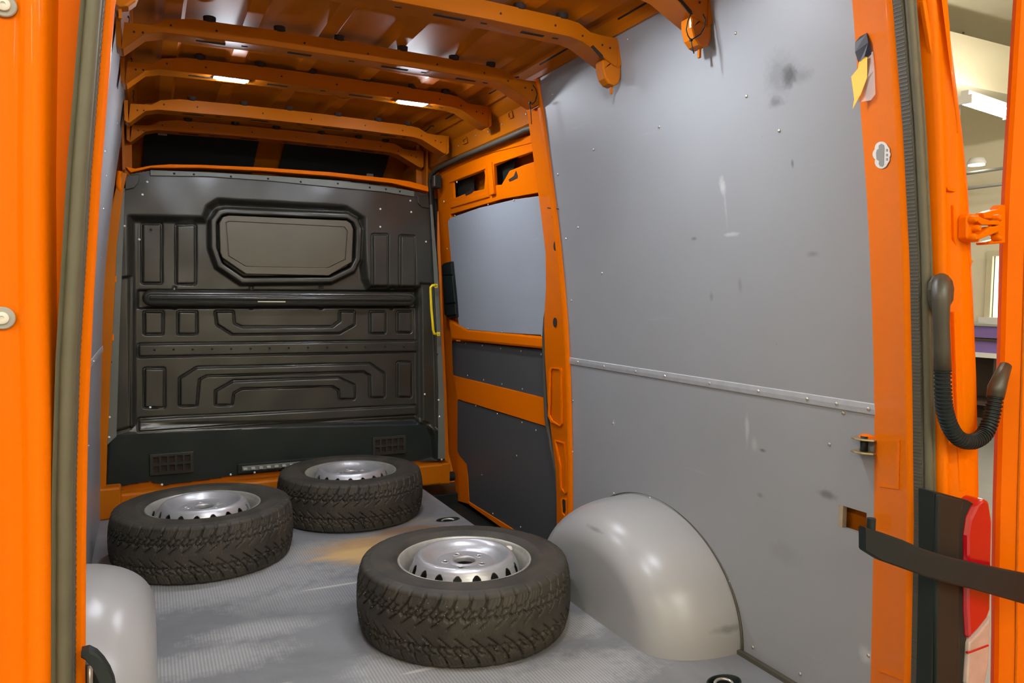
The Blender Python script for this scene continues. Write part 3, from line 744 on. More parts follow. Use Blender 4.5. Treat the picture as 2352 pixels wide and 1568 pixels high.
# vents
def vent(x0, y0, x1, y1):
    (a, b2), (c, d) = BX(x0, y1), BX(x1, y0)
    v = empty('vent'); v.parent = wf
    n = 5; m = 2; hs = []
    for i in range(n):
        for k in range(m):
            u0, u1 = a + (c - a) * (i + .15) / n, a + (c - a) * (i + .85) / n; v0, v1 = b2 + (d - b2) * (k + .12) / m, b2 + (d - b2) * (k + .85) / m
            hs.append([(u0, 0, v0), (u1, 0, v0), (u1, 0, v1), (u0, 0, v1)])
    yy = YB + .014
    MB().prism([[(q[0], yy, q[2]) for q in l] for l in [[(a - .01, 0, b2 - .008), (c + .01, 0, b2 - .008), (c + .01, 0, d + .008), (a - .01, 0, d + .008)]] + hs], (0, .012, 0)).out('vent_grid', 'black_sheet', v, bevel=.001)
    MB().box((a - .008, yy + .0125, b2 - .006), (c + .008, yy + .015, d + .006)).out('vent_back', 'void', v)
    for l in hs:
        MB().box((l[0][0], yy - .001, l[0][2] - .002), (l[1][0], yy + .006, l[0][2] + .002)).out('louvre', 'black_sheet', v)
vent(350, 1042, 440, 1090); vent(862, 1004, 930, 1044)
# pale ribbed vent strip low in the middle
vs_ = empty('vent_strip'); vs_.parent = wf
(a, b2), (c, d) = BX(556, 1082), BX(780, 1052)
MB().box((a - .02, YB + .004, b2 - .012), (c + .02, YB + .018, d + .012)).out('strip_frame', 'dark_plastic', vs_, bevel=.002)
MB().box((a, YB - .004, b2), (c, YB + .006, d)).out('strip_back', 'grey_flange', vs_, bevel=.002)
for i in range(13):
    x = a + (c - a) * (i + .5) / 13
    MB().box((x - .015, YB - .016, b2 + .006), (x + .006, YB + .001, d - .006)).out('slat', 'conduit_grey', vs_, bevel=.003)

# orange frame round the bulkhead
bf = struct(empty('bulkhead_frame'))
def strip_y(name, pts, y, th, mat, parent, bevel=.003):
    return MB().prism([[P(a, b2, 'y', y) for a, b2 in pts]], (0, th, 0)).out(name, mat, parent, bevel=bevel, autos=30)
strip_y('top_lip', [(287, 382), (300, 396), (345, 385), (460, 385), (600, 392), (760, 404), (900, 420), (985, 440), (984, 428), (940, 416), (900, 410), (760, 395), (600, 384), (460, 378), (390, 377), (345, 380), (310, 387)], YB - .03, .09, 'orange', bf)
strip_y('side_post', [(284, 430), (276, 500), (268, 560), (262, 700), (254, 850), (248, 1000), (246, 1020), (243, 1130), (225, 1130), (225, 900), (232, 700), (250, 500), (266, 430), (280, 395), (292, 398)], YB - .055, .07, 'orange_shaded', bf)
sb = struct(MB().box((-.25, 3.975, -.02), (1.52, 4.12, .10)).out('front_sill', 'orange_shaded', bevel=.012))
MB().box((-.24, 4.045, .10), (1.52, 4.12, .14)).out('sill_upstand', 'orange_shaded', bf)
bcn = MB().box((-.235, 3.90, .0), (-.12, 3.99, .15)).out('corner_box', 'orange_shaded', bf, bevel=.01)
MB().tube([(-.10, YB - .04, 1.62), (-.105, YB - .05, 1.56), (-.10, YB - .04, 1.52)], .014, 8).out('corner_bracket', 'orange', bf, True)

MB().box((1.50, 3.976, -.02), (1.56, 4.12, .10)).out('sill_end', 'orange_shaded', bf, bevel=.006)
MB().box((1.50, 4.30, -.2), (1.95, 4.42, 2.05)).out('front_post', 'orange_shaded', bf, bevel=.006)
MB().box((-.32, 4.125, -.2), (-.05, 4.14, 2.02)).out('front_post', 'orange_shaded', bf)
MB().box((1.40, 4.125, 1.55), (1.60, 4.14, 2.02)).out('front_post', 'orange_shaded', bf)
MB().box((-.30, 3.99, -.2), (-.205, 4.12, 1.70)).out('front_post', 'orange_shaded', bf, bevel=.006)
# ================================================================== SIDE DOOR (sliding door, closed)
OFFD = .055
dr = struct(empty('door_1'))
def splate(name, pts, off, th, mat, holes=(), parent=None, bevel=.003, label=None, sub=0):
    loops = [[PS(a, b2, off) for a, b2 in l] for l in [pts] + list(holes)]
    o = MB().prism(loops, (th, 0, 0)).out(name, mat, parent or dr, bevel=bevel, autos=30)
    if label: o['label'] = label
    return o
side_sheet('door_skin', .125, 2.66, 4.15, -.2, 1.90, 'orange_shaded', parent=dr)
# upper orange pressing with two cut-outs
up_o = [(1012, 402), (1100, 352), (1245, 316), (1250, 440), (1150, 458), (1035, 492), (1022, 470)]
h1 = [(1041, 418), (1085, 402), (1112, 392), (1114, 402), (1112, 434), (1075, 442), (1043, 455)]
h2 = [(1136, 382), (1182, 360), (1190, 362), (1236, 344), (1236, 368), (1205, 378), (1170, 392), (1160, 410), (1152, 424), (1138, 425)]
splate('upper_pressing', up_o, .045, .012, 'orange', [h1, h2])
for q in ([(1030, 412), (1118, 378), (1122, 452), (1034, 478), (1031, 466), (1117, 442), (1114, 388), (1031, 420)], [(1130, 372), (1240, 336), (1241, 342), (1134, 378), (1136, 438), (1131, 440)]):
    splate('pressed_rib', q, .037, .010, 'orange')
splate('added_dark_plate', [(1040, 404), (1086, 388), (1090, 470), (1040, 480)], .085, .004, 'dark_plastic', bevel=0)  # dark plates added behind the cut-outs so the openings read dark
splate('added_dark_plate', [(1134, 370), (1190, 350), (1165, 440), (1136, 440)], .085, .004, 'dark_plastic', bevel=0)
splate('cross_brace', [(1118, 374), (1128, 371), (1134, 445), (1124, 449)], .030, .014, 'orange')
splate('dark_slot', [(1168, 412), (1180, 404), (1185, 392), (1189, 404), (1188, 409), (1170, 417)], .0435, .002, 'void', bevel=0)
splate('dark_slot', [(1068, 444), (1080, 438), (1083, 430), (1086, 440), (1084, 443), (1070, 450)], .0435, .002, 'void', bevel=0)
splate('top_return', [(1100, 342), (1243, 303), (1245, 322), (1100, 358), (1010, 402), (1006, 392)], .040, .02, 'orange')
for q in ((1020, 463), (1050, 418)):
    p = PS(*q, .036); place(SCREW, 'screw', p, (-1, 0, 0), dr)
# vertical frame, rails
splate('front_frame', [(1003, 400), (1030, 392), (1034, 500), (1036, 560), (1048, 748), (1037, 780), (1042, 870), (1052, 918), (1054, 1042), (1072, 1062), (1078, 1158), (1050, 1150), (1040, 1080), (1030, 1040), (1025, 900), (1018, 760), (1012, 600)], .045, .03, 'orange')
splate('middle_rail', [(1028, 730), (1046, 742), (1074, 756), (1250, 772), (1252, 802), (1036, 780)], .018, .04, 'orange', bevel=.012)
splate('lower_rail', [(1040, 862), (1252, 914), (1258, 980), (1050, 916)], .038, .04, 'orange', bevel=.008)
splate('bottom_rail', [(1074, 1150), (1180, 1216), (1290, 1290), (1290, 1310), (1078, 1160)], .040, .04, 'orange')
splate('upper_board', [(1028, 508), (1034, 500), (1100, 477), (1180, 458), (1252, 448), (1256, 560), (1264, 640), (1262, 690), (1252, 770), (1150, 764), (1075, 757), (1054, 748), (1046, 700), (1036, 600)], .022, .010, 'board_door_lit', label='grey lining board in the window field of the side door, coloured as lit')
splate('middle_board', [(1037, 782), (1254, 804), (1254, 915), (1200, 902), (1046, 866), (1040, 858)], .044, .010, 'board_door_shaded', label='grey board below the window field, darkened in colour as shaded')
splate('lower_board', [(1050, 918), (1260, 980), (1268, 1010), (1279, 1060), (1284, 1120), (1290, 1300), (1230, 1252), (1176, 1216), (1078, 1152), (1075, 1095), (1071, 1065), (1055, 1046), (1050, 1035)], .044, .010, 'board_door_shaded', label='large grey board at the foot of the side door, darkened in colour as shaded')
for q, of in (((1045, 495), .02), ((1121, 470), .02), ((1180, 460), .02), ((1027, 571), .02), ((1075, 755), .02), ((1152, 763), .02), ((1245, 771), .02),
          ((1070, 788), .04), ((1108, 793), .04), ((1150, 800), .04), ((1197, 806), .04), ((1243, 814), .04), ((1074, 862), .04), ((1111, 872), .04), ((1153, 882), .04), ((1200, 893), .04),
          ((1093, 932), .04), ((1142, 950), .04), ((1199, 970), .04), ((1231, 988), .04), ((1187, 1046), .04), ((1107, 1090), .04), ((1132, 1179), .04), ((1196, 1210), .04)):
    p = PS(*q, of); place(RIVET, 'rivet', p, (-1, 0, 0), dr)
# header above the side door
hd = struct(empty('side_door_header'))
secs = []
for y in (2.66, 3.2, 3.7, 4.1):
    secs.append([Vector((1.405, y, 1.93)), Vector((1.41, y, 1.905)), Vector((1.425, y, 1.885)), Vector((1.448, y, 1.87)), Vector((1.458, y, 1.84)), Vector((1.462, y, 1.79)), Vector((1.478, y, 1.778)), Vector((1.52, y, 1.778))])
MB().loft(secs).out('header_rail', 'orange_shaded', hd, True, autos=35)
for (ya, za, ly, lz) in ((2.98, 1.868, .035, .024), (3.5, 1.85, .05, .022)):
    MB().tube([(1.447, ya, za), (1.447, ya + ly, za), (1.452, ya + ly, za - lz), (1.452, ya, za - lz), (1.447, ya, za)], .004, 6).out('header_bracket', 'orange_shaded', hd, True)
for (y, z) in ((2.86, 1.83), (2.93, 1.86), (3.1, 1.835), (3.25, 1.83), (3.4, 1.84), (3.62, 1.83), (3.75, 1.85)):
    place(RIVET, 'bolt', (1.456, y, z), (-1, 0, -.3), hd)
# rear post of the opening (C-pillar)
cp = struct(empty('middle_pillar'))
zs_ = [-.15, 0, .15, .3, .42, .5, .6, .8, .95, 1.1, 1.25, 1.4, 1.55, 1.7, 1.80, 1.87, 1.93]
def cpw(z):   # front edge of the post widens in the middle of its height
    return lerp_tab([(-.2, 2.80), (.1, 2.80), (.28, 2.80), (.45, 2.84), (.62, 2.875), (.80, 2.88), (.92, 2.88), (1.05, 2.84), (1.2, 2.80), (1.5, 2.80), (1.72, 2.80), (1.82, 2.80), (1.95, 2.82)], z)
secs = [[Vector((XR(z) - .001, 2.645, z)), Vector((XR(z) - .010, 2.648, z)), Vector((XR(z) - .013, 2.655, z)), Vector((XR(z) - .012, 2.675, z)), Vector((XR(z) - .002, 2.69, z)),
         Vector((XR(z) + .004, cpw(z) - .008, z)), Vector((XR(z) + .010, cpw(z), z)), Vector((XR(z) + .06, cpw(z) + .003, z))] for z in zs_]
MB().loft(secs).out('post_face', 'orange', cp, True, autos=40)
def cpplate(name, pts, mat, off=-.004, th=.004, bevel=.001):
    return splate(name, pts, off, th, mat, parent=cp, bevel=bevel)
def oval(px, py, rx, ry, n=14): return [(px + rx * math.cos(2 * math.pi * k / n), py + ry * math.sin(2 * math.pi * k / n)) for k in range(n)]
cpplate('post_hole', oval(1275, 565, 4, 11), 'void', -.0035, .003, 0)
cpplate('post_hole', oval(1274, 740, 4, 11), 'void', -.0035, .003, 0)
cpplate('post_hole', oval(1269, 497, 2, 4), 'void', -.0035, .003, 0)
cpplate('post_hole', oval(1295, 1160, 4, 18), 'void', -.0035, .003, 0)
def ringpts(pts, w2):
    cx = sum(a for a, b2 in pts) / len(pts); cy = sum(b2 for a, b2 in pts) / len(pts)
    return [(a + (cx - a) * w2 / max(8, abs(a - cx) + 1e-6) if abs(a - cx) > 2 else a, b2 + (cy - b2) * w2 / max(20, abs(b2 - cy) + 1e-6) if abs(b2 - cy) > 2 else b2) for a, b2 in pts]
for pts in ([(1260, 850), (1264, 843), (1288, 845), (1290, 852), (1291, 972), (1286, 979), (1264, 968), (1258, 955)], [(1272, 1010), (1296, 1016), (1302, 1060), (1303, 1128), (1298, 1134), (1286, 1122), (1284, 1070)],
            [(1287, 1148), (1292, 1142), (1301, 1146), (1302, 1180), (1298, 1188), (1290, 1180)]):
    loops = [pts, ringpts(pts, 3)]
    loops3 = [[PS(a, b2, -.006) for a, b2 in l] for l in loops]
    MB().prism(loops3, (.007, 0, 0)).out('pressed_ring', 'orange', cp, autos=30)
cpplate('post_joint', [(1257, 476), (1283, 479), (1283, 481), (1257, 478)], 'void', -.004, .002, 0)
for q in ((1254, 332), (1256, 395), (1268, 485)):
    p = PS(*q, -.003); place(RIVET_DK, 'bolt', p, (-1, 0, 0), cp)
# side door seal: runs round the opening
sd = thing(empty('side_door_seal'), 'black rubber seal framing the closed side door', 'seal')
path = [(1017, 1108), (1013, 1000), (1010, 900), (1006, 760), (1001, 640), (994, 520), (989, 450), (987, 415), (992, 398), (1006, 386), (1060, 360), (1120, 335), (1180, 310), (1208, 297), (1224, 293), (1236, 298), (1244, 312), (1249, 345), (1252, 400), (1255, 460), (1258, 540), (1264, 610), (1266, 650), (1262, 690), (1254, 730), (1251, 775), (1252, 860), (1256, 960), (1268, 1030), (1280, 1090), (1284, 1200), (1285, 1290)]
pp = [PS(a, b2, .022 if i > 12 else .012) for i, (a, b2) in enumerate(path)]
MB().tube(pp, .0115, 10).out('seal_bulb', 'seal_dark', sd, True)
MB().tube([p + Vector((.006, .0, 0)) for p in pp], .014, 8).out('seal_carrier', 'rubber', sd, True)
# door handle block
hn = empty('door_handle', PS(1030, 665, .02)); hn.parent = dr; hn['label'] = 'black recessed inner handle'
o0 = hn.location.copy()
def hplate(name, pts, off, th, mat, bevel=.003):
    loops = [[PS(a, b2, off) - o0 for a, b2 in pts]]
    return MB().prism(loops, (th, 0, 0)).out(name, mat, hn, bevel=bevel, autos=30)
hplate('handle_base', [(1014, 610), (1020, 604), (1036, 600), (1048, 728), (1030, 730), (1020, 722)], .006, .03, 'dark_plastic')
hplate('handle_grip', [(1016, 634), (1038, 634), (1044, 694), (1022, 698)], -.004, .012, 'rubber', .005)
hplate('upper_mount', [(1017, 612), (1035, 606), (1037, 630), (1017, 632)], .000, .012, 'dark_plastic')
hplate('lower_mount', [(1022, 700), (1044, 698), (1046, 722), (1026, 724)], .000, .012, 'dark_plastic')
# locating block and lower roller at the front of the door
bl = thing(empty('door_stop_block', PS(1030, 1097, 0)), 'dark stop block at the lower front corner of the side door', 'door stop')
MB().box((-.03, .01, -.035), (.0, .06, .03)).out('stop_plate', 'dark_plastic', bl, bevel=.004)
MB().tube([(-.05, .03, 0), (.05, .03, 0)], .028, 14).out('roller', 'rubber', bl, True, autos=40)
MB().box((-.06, .0, -.02), (-.03, .07, .02)).out('stop_buffer', 'dark_plastic', bl, bevel=.004)
b3 = thing(empty('upper_guide', PS(998, 418, -.01)), 'small black guide at the top front corner of the side door', 'door guide')
MB().box((-.01, -.03, -.035), (.03, .03, .035)).out('guide_body', 'dark_plastic', b3, bevel=.004)
MB().box((-.02, -.045, -.03), (-.008, -.01, .03)).out('guide_face', 'hose', b3, bevel=.003)
# yellow grab handle
gh = thing(empty('grab_handle', P(995, 710, 'y', 3.93)), 'bright yellow grab handle upright at the bulkhead edge', 'handle')
g0 = gh.location.copy(); yy = 3.93
MB().tube([P(a, b2, 'y', yy) - g0 for a, b2 in ((1001, 655), (993, 655), (989, 660), (989, 672), (991, 710), (995, 758), (997, 766), (1003, 767))], .0075, 10).out('handle_bar', 'yellow', gh, True)
for (a, b2) in ((1000, 656), (1006, 767)):
    p = P(a, b2, 'y', yy) - g0
    MB().box(p + Vector((-.006, .0, -.011)), p + Vector((.014, .012, .011))).out('mount_plate', 'yellow', gh, bevel=.002)
    place(RIVET, 'bolt', p + Vector((.004, 0, 0)), (0, -1, 0), gh)

# ================================================================== WHEEL ARCH COVERS
def arch(sgn, xw, xf, label, yc=2.10, a=.445, b=.358):
    t = thing(empty('wheel_arch_cover', (xw, yc, 0)), label, 'wheel arch cover', 'wheel arch covers on the floor')
    n = 40; secs = []
    m = 16
    for i in range(m + 1):
        th = math.pi / 2 * i / m
        x = sgn * (abs(xf - xw)) * (math.sin(th) ** .85)
        inset = .155 * (1 - math.cos(th) ** .9) if i < m else .155
        ra, rb = a - inset, b - inset * .9
        secs.append([Vector((-x, ra * math.cos(math.pi * k / n) * (1), rb * math.sin(math.pi * k / n) ** .93)) for k in range(n + 1)])
    for k in (.75, .45, .15, .001):
        secs.append([Vector((-(sgn * (abs(xf - xw)) + sgn * .003 * (1 - k)), (a - .155) * k * math.cos(math.pi * q / n), (b - .14) * k * math.sin(math.pi * q / n) ** .93)) for q in range(n + 1)])
    # inner face meets the floor: drop sides straight down
    mb = MB(); mb.loft(secs)
    mb.out('cover_shell', 'arch', t, True)
    lip = [Vector((-sgn * .001, (a + .006) * math.cos(math.pi * k / 60), (b + .006) * math.sin(math.pi * k / 60) ** .93)) for k in range(61)]
    MB().tube(lip, .0035, 6).out('cover_edge', 'seal_dark', t, True)
    return t
arch(1, XR(.2), 1.318, 'grey moulded wheel arch cover below the long grey wall')
arch(-1, XL(.2), .010, 'grey wheel arch cover cut off by the orange door post')

# ================================================================== WHEELS
Rt, Wt = .346, .218
def make_wheel(label, loc, rot):
    t = thing(empty('wheel', loc), label, 'wheel', 'loose wheels lying on the van floor')
    t.rotation_euler = (0, 0, rot)
    # tread: heightfield round the tyre
    na, nw = 1536, 46
    th = np.arange(na) * 2 * np.pi / na
    wv = np.linspace(-1, 1, nw)
    TH, WV = np.meshgrid(th, wv, indexing='ij')
    aw = np.abs(WV); side = WV > 0
    Np = 46
    ph = Np * TH / (2 * np.pi) + 1.9 * (1 - aw) ** 1.5 + np.where(side, .5, 0)
    fr_ = np.abs((ph + .5) % 1 - .5)                       # distance to groove centre in pitches
    g1 = (1 - sm(fr_, .045, .095)) * sm(aw, .10, .16)
    ph2 = ph * 1.0 + .5
    f2 = np.abs((ph2 + .5) % 1 - .5)
    g2 = (1 - sm(f2, .035, .08)) * sm(aw, .38, .44) * (1 - sm(aw, .66, .70))
    tri = np.abs((ph % 1) - .5) * 2
    g3 = 1 - sm(np.abs(aw - (.40 + .10 * tri)), .015, .045)
    g4 = 1 - sm(np.abs(aw - (.70 + .04 * np.sign(tri - .5))), .012, .035)
    g4 = g4 * .7
    sip = .5 + .5 * np.cos(2 * np.pi * ph * 4)
    depth = np.maximum.reduce([g1, g2, g3, g4]) * (.0095) + .0011 * sip
    half = .093
    rad = Rt - .012 * aw ** 2.6 - depth * (1 - .0 * aw)
    Xt = rad * np.cos(TH); Yt = rad * np.sin(TH); Zt = Wt / 2 + WV * half
    V = np.stack([Xt, Yt, Zt], -1).reshape(-1, 3)
    i = np.arange(na)[:, None]; k = np.arange(nw - 1)[None, :]; j = (i + 1) % na
    F = np.stack([i * nw + k, j * nw + k, j * nw + k + 1, i * nw + k + 1], -1).reshape(-1, 4)
    # shoulder blocks + sidewalls
    tyre = link('tyre', V.tolist(), F.tolist(), 'tyre', t, True)
    ns = 768; thS = np.arange(ns) * 2 * np.pi / ns
    prof = [(.328 - .000, .093), (.3275, .0975), (.3235, .1035), (.317, .1065), (.309, .1085), (.302, .1100), (.300, .1112), (.297, .1114), (.295, .1108), (.280, .1125), (.262, .1128), (.250, .1122), (.247, .1130), (.244, .1120), (.232, .1085), (.222, .1030), (.215, .0965), (.212, .090)]
    prof = [(.212 + (r - .212) * (Rt - .0125 - .212) / .116, h) for r, h in prof]
    for s, nm in ((1, 'sidewall'), (-1, 'sidewall')):
        vs = []
        for q in thS:
            for n_, (r, h) in enumerate(prof):
                d = 0
                if 0 <= n_ <= 4:
                    phs = (Np * q / (2 * math.pi) + (.5 if s > 0 else 0))
                    d = .0055 * (1 if abs((phs + .5) % 1 - .5) < .10 else 0) * (1 - n_ / 5)
                vs.append(((r - d) * math.cos(q), (r - d) * math.sin(q), Wt / 2 + s * (h - d * .3)))
        m = len(prof); fs = []
        for a_ in range(ns):
            b_ = (a_ + 1) % ns
            for c_ in range(m - 1):
                f_ = (a_ * m + c_, b_ * m + c_, b_ * m + c_ + 1, a_ * m + c_ + 1); fs.append(f_ if s > 0 else f_[::-1])
        link(nm, vs, fs, 'tyre', tyre, True)
    # studs
    mb = MB()
    for _ in range(110):
        q = random.random() * 2 * math.pi; ww = random.choice((-1, 1)) * random.uniform(.25, .9)
        r = Rt - .012 * abs(ww) ** 2.6; c = Vector((r * math.cos(q), r * math.sin(q), Wt / 2 + ww * half))
        n_ = Vector((math.cos(q), math.sin(q), 0)); u = Vector((-math.sin(q), math.cos(q), 0)) * .0016; v_ = Vector((0, 0, .0016))
        mb.add([c + n_ * .0008 + u, c + n_ * .0008 + v_, c + n_ * .0008 - u, c + n_ * .0008 - v_, c - n_ * .003], [(0, 1, 2, 3), (0, 4, 1), (1, 4, 2), (2, 4, 3), (3, 4, 0)])
    o = mb.out('studs', 'steel', tyre); o['kind'] = 'stuff'
    # rim: outer flange and barrel
    zc = Wt / 2
    rp = [(.2165, .092), (.2175, .099), (.2145, .1015), (.2105, .100), (.2075, .093), (.2035, .084), (.1985, .078), (.1965, .060), (.190, .045), (.187, .02), (.187, -.045), (.196, -.06), (.199, -.08), (.208, -.09), (.2145, -.1), (.2165, -.092)]
    rim = MB().lathe([(r, zc + h) for r, h in rp], seg=128).out('rim', 'rim_flange', t, True)
    # rim disc with oval openings
    dp = [(.187, .000), (.186, .022), (.182, .048), (.176, .070), (.168, .087), (.160, .098), (.152, .1045), (.145, .106), (.138, .1045), (.130, .099), (.121, .091), (.111, .084), (.101, .0795), (.095, .078), (.092, .0805), (.086, .0815), (.060, .081), (.050, .081), (.046, .0835), (.038, .084), (.0345, .080), (.0335, .068)]
    dp = [(r, h * 1.10) for r, h in dp]
    dd = []
    for (r0, h0), (r1, h1) in zip(dp, dp[1:]):
        st_ = max(1, int(math.hypot(r1 - r0, h1 - h0) / .0022))
        for q in range(st_): dd.append((r0 + (r1 - r0) * q / st_, h0 + (h1 - h0) * q / st_))
    dd.append(dp[-1])
    arc = [0]
    for (r0, h0), (r1, h1) in zip(dd, dd[1:]): arc.append(arc[-1] + math.hypot(r1 - r0, h1 - h0))
    nd = 720; NH = 18
    def inside(q, n_):
        r, h = dd[n_]
        a_ = ((q * NH / (2 * math.pi) + .5) % 1 - .5) * (2 * math.pi / NH) * r
        s_ = arc[n_]
        if (a_ / .0155) ** 2 + ((s_ - .074) / .028) ** 2 < 1: return True
        if r < .085:
            b_ = ((q * 5 / (2 * math.pi) + .5) % 1 - .5) * (2 * math.pi / 5)
            x_, y_ = r * math.cos(b_) - .064, r * math.sin(b_)
            if x_ * x_ + y_ * y_ < .0088 ** 2: return True
        return False
    vs = []; fs = []; m = len(dd)
    for a_ in range(nd):
        q = 2 * math.pi * a_ / nd
        for r, h in dd: vs.append((r * math.cos(q), r * math.sin(q), zc + h))
    for a_ in range(nd):
        b_ = (a_ + 1) % nd; qm = 2 * math.pi * (a_ + .5) / nd
        for c_ in range(m - 1):
            if inside(qm, c_): continue
            fs.append((a_ * m + c_, b_ * m + c_, b_ * m + c_ + 1, a_ * m + c_ + 1))
    o = link('rim_disc', vs, fs, 'rim', rim, True)
    mo = o.modifiers.new('thick', 'SOLIDIFY'); mo.thickness = .0035; mo.offset = -1
    for k in range(5):
        q = 2 * math.pi * k / 5
        MB().lathe([(.0088, 0), (.0092, .0022), (.0125, .0026), (.0145, .001), (.015, -.001)], (.064 * math.cos(q), .064 * math.sin(q), zc + .0885), 'z', 20).out('bolt_seat', 'rim', rim, True)
    q = 1.15
    MB().tube([(.196 * math.cos(q), .196 * math.sin(q), zc + .06), (.192 * math.cos(q), .192 * math.sin(q), zc + .068), (.190 * math.cos(q), .190 * math.sin(q), zc + .078)], [.005, .004, .003], 10).out('valve', 'rubber', rim, True)
    return t
W1 = make_wheel('wheel lying flat in front of the large wheel arch cover, the largest in view', (0.920, 2.211, .001), .35)
W2 = copy_tree(W1); W2.location = (0.197, 3.214, .001); W2.rotation_euler = (0, 0, 1.7)
W2['label'] = 'wheel lying flat beside the edge-on side wall, before the bulkhead'
W3 = copy_tree(W1); W3.location = (0.882, 3.563, .001); W3.rotation_euler = (0, 0, 4.1)
W3['label'] = 'wheel lying flat against the bulkhead near the side door step'
# balance weight on the front rim
bw = P(1168, 1258, 'z', .205) - Vector(W1.location)
bwl = Matrix.Rotation(-.35, 4, 'Z') @ bw
o = MB().lathe([(.0001, .006), (.008, .006), (.012, .003), (.014, -.004)], tuple(bwl), 'z', 14).out('balance_weight', 'sticker', [q for q in bpy.data.objects if q.parent == W1 and q.name.startswith('rim')][0], True)

# ================================================================== REAR DOORWAY POSTS
def post(E_, O_, s, name, B_, A=None):
    t = struct(empty(name))
    secs = []
    for z in ZS:
        e, o_ = E_(z), O_(z)
        pts = []
        if A: pts += [(A(z), 1.215), (A(z) - s * .012, 1.200)]
        else: pts += [(e - s * -.12, 1.24)]
        pts += [(e + s * .02, 1.055), (e + s * .003, 1.045), (e, 1.038), (e, 1.028), (e + s * .004, 1.024)]
        secs.append([Vector((x, y, z)) for x, y in pts])
    MB().loft(secs).out('post_inner_face', 'orange', t, True, autos=50)
    secs = []
    for z in ZS:
        e, o_ = E_(z), O_(z)
        du = lerp_tab([(.85, 0), (1.45, .034 if s < 0 else .016), (2.0, .060 if s < 0 else .03)], z)
        pts = [(e + s * .004, 1.024), (e + s * .022, 1.026), (e + s * (.026 + du), 1.028), (e + s * (.029 + du), 1.020), (e + s * (.032 + du), .992), (e + s * (.035 + du), .984), (e + s * (.041 + du), .9805), (e + s * (.048 + du), .981),
               (e + s * (.055 + du), .986), (e + s * (.059 + du), .993), (e + s * (.064 + du), .995), (e + s * (.082 + du), .994), (e + s * (.090 + du), .986)]
        pts += [(o_ - s * .040, .984), (o_ - s * .018, .990), (o_ - s * .005, 1.004), (o_, 1.03), (o_ + s * .012, 1.10), (B_(z) + s * .075, 1.51)]
        secs.append([Vector((x, y, z)) for x, y in pts])
    MB().loft(secs).out('post_outer_face', 'orange', t, True, autos=50)
    return t
rp_ = post(ER, OR, 1, 'rear_post_right', XR, A=XR)
lp_ = post(EL, OL, -1, 'rear_post_left', XL)
# raised pressings on the right post inner face
def inplane(px, py, lift=.003):
    """point on the slanted inner face of the right rear post seen at a pixel"""
    z = 1.0
    for _ in range(20):
        a = Vector((XR(z) - .012, 1.200, z)); b2 = Vector((ER(z) + .02, 1.055, z))
        n = Vector(((b2 - a).y, -(b2 - a).x, 0)).normalized()
        if n.x > 0: n = -n
        d = ray(px, py); t = (a + n * lift - Vector((0, 0, HC))).dot(n) / d.dot(n)
        p = Vector((0, 0, HC)) + d * t; z = .5 * z + .5 * p.z
    return p, n
def ppost(name, pts, mat, parent, lift=.003, th=.003, holes=(), bevel=0):
    pp = [[inplane(a, b2, lift)[0] for a, b2 in l] for l in [pts] + list(holes)]
    n = inplane(*pts[0], lift)[1]
    return MB().prism(pp, tuple(-n * th)).out(name, mat, parent, bevel=bevel, autos=30)
ppost('pressing', [(2022, 1110), (2058, 1118), (2060, 1010), (2066, 1010), (2064, 1124), (2020, 1118)], 'orange', rp_, .002, .004, bevel=.001)
ppost('pressing', [(2018, 1535), (2085, 1560), (2085, 1566), (2018, 1541)], 'orange', rp_, .002, .004)
# pressed panel outline on the outer jamb
def jamb(name, pts, y, th, mat, parent, bevel=.001, holes=()):
    return MB().prism([[P(a, b2, 'y', y) for a, b2 in l] for l in [pts] + list(holes)], (0, th, 0)).out(name, mat, parent, bevel=bevel, autos=30)
jamb('pressing', [(2128, 0), (2160, 200), (2178, 420), (2184, 430), (2215, 438), (2215, 445), (2180, 438), (2170, 425), (2152, 200), (2120, 0)], .988, .010, 'orange', rp_, .002)
jamb('pressing', [(2190, 470), (2196, 470), (2198, 540), (2206, 572), (2236, 600), (2232, 606), (2200, 578), (2192, 545)], .988, .010, 'orange', rp_, .002)
jamb('pressing', [(2192, 715), (2206, 715), (2216, 1000), (2222, 1130), (2204, 1130), (2198, 900)], .985, .012, 'orange', rp_, .003)
# screws with large washers on the left post
for (px, py) in ((9, 13), (6, 730)):
    c = P(px, py, 'y', .993)
    t = thing(empty('washer_screw', c), 'pale screw with broad washer on the orange post, ' + ('near the top' if py < 100 else 'halfway up'), 'screw', 'washer screws on the rear post')
    MB().lathe([(.0125, 0), (.0125, -.002), (.0115, -.003), (.006, -.003)], (0, 0, 0), 'y', 28).out('washer', 'conduit_grey', t, True, autos=40)
    MB().lathe([(.0068, -.003), (.0068, -.006), (.0058, -.0068), (.0025, -.0068), (.002, -.005), (.0001, -.005)], (0, 0, 0), 'y', 20).out('screw_head', 'sticker', t, True, autos=40)

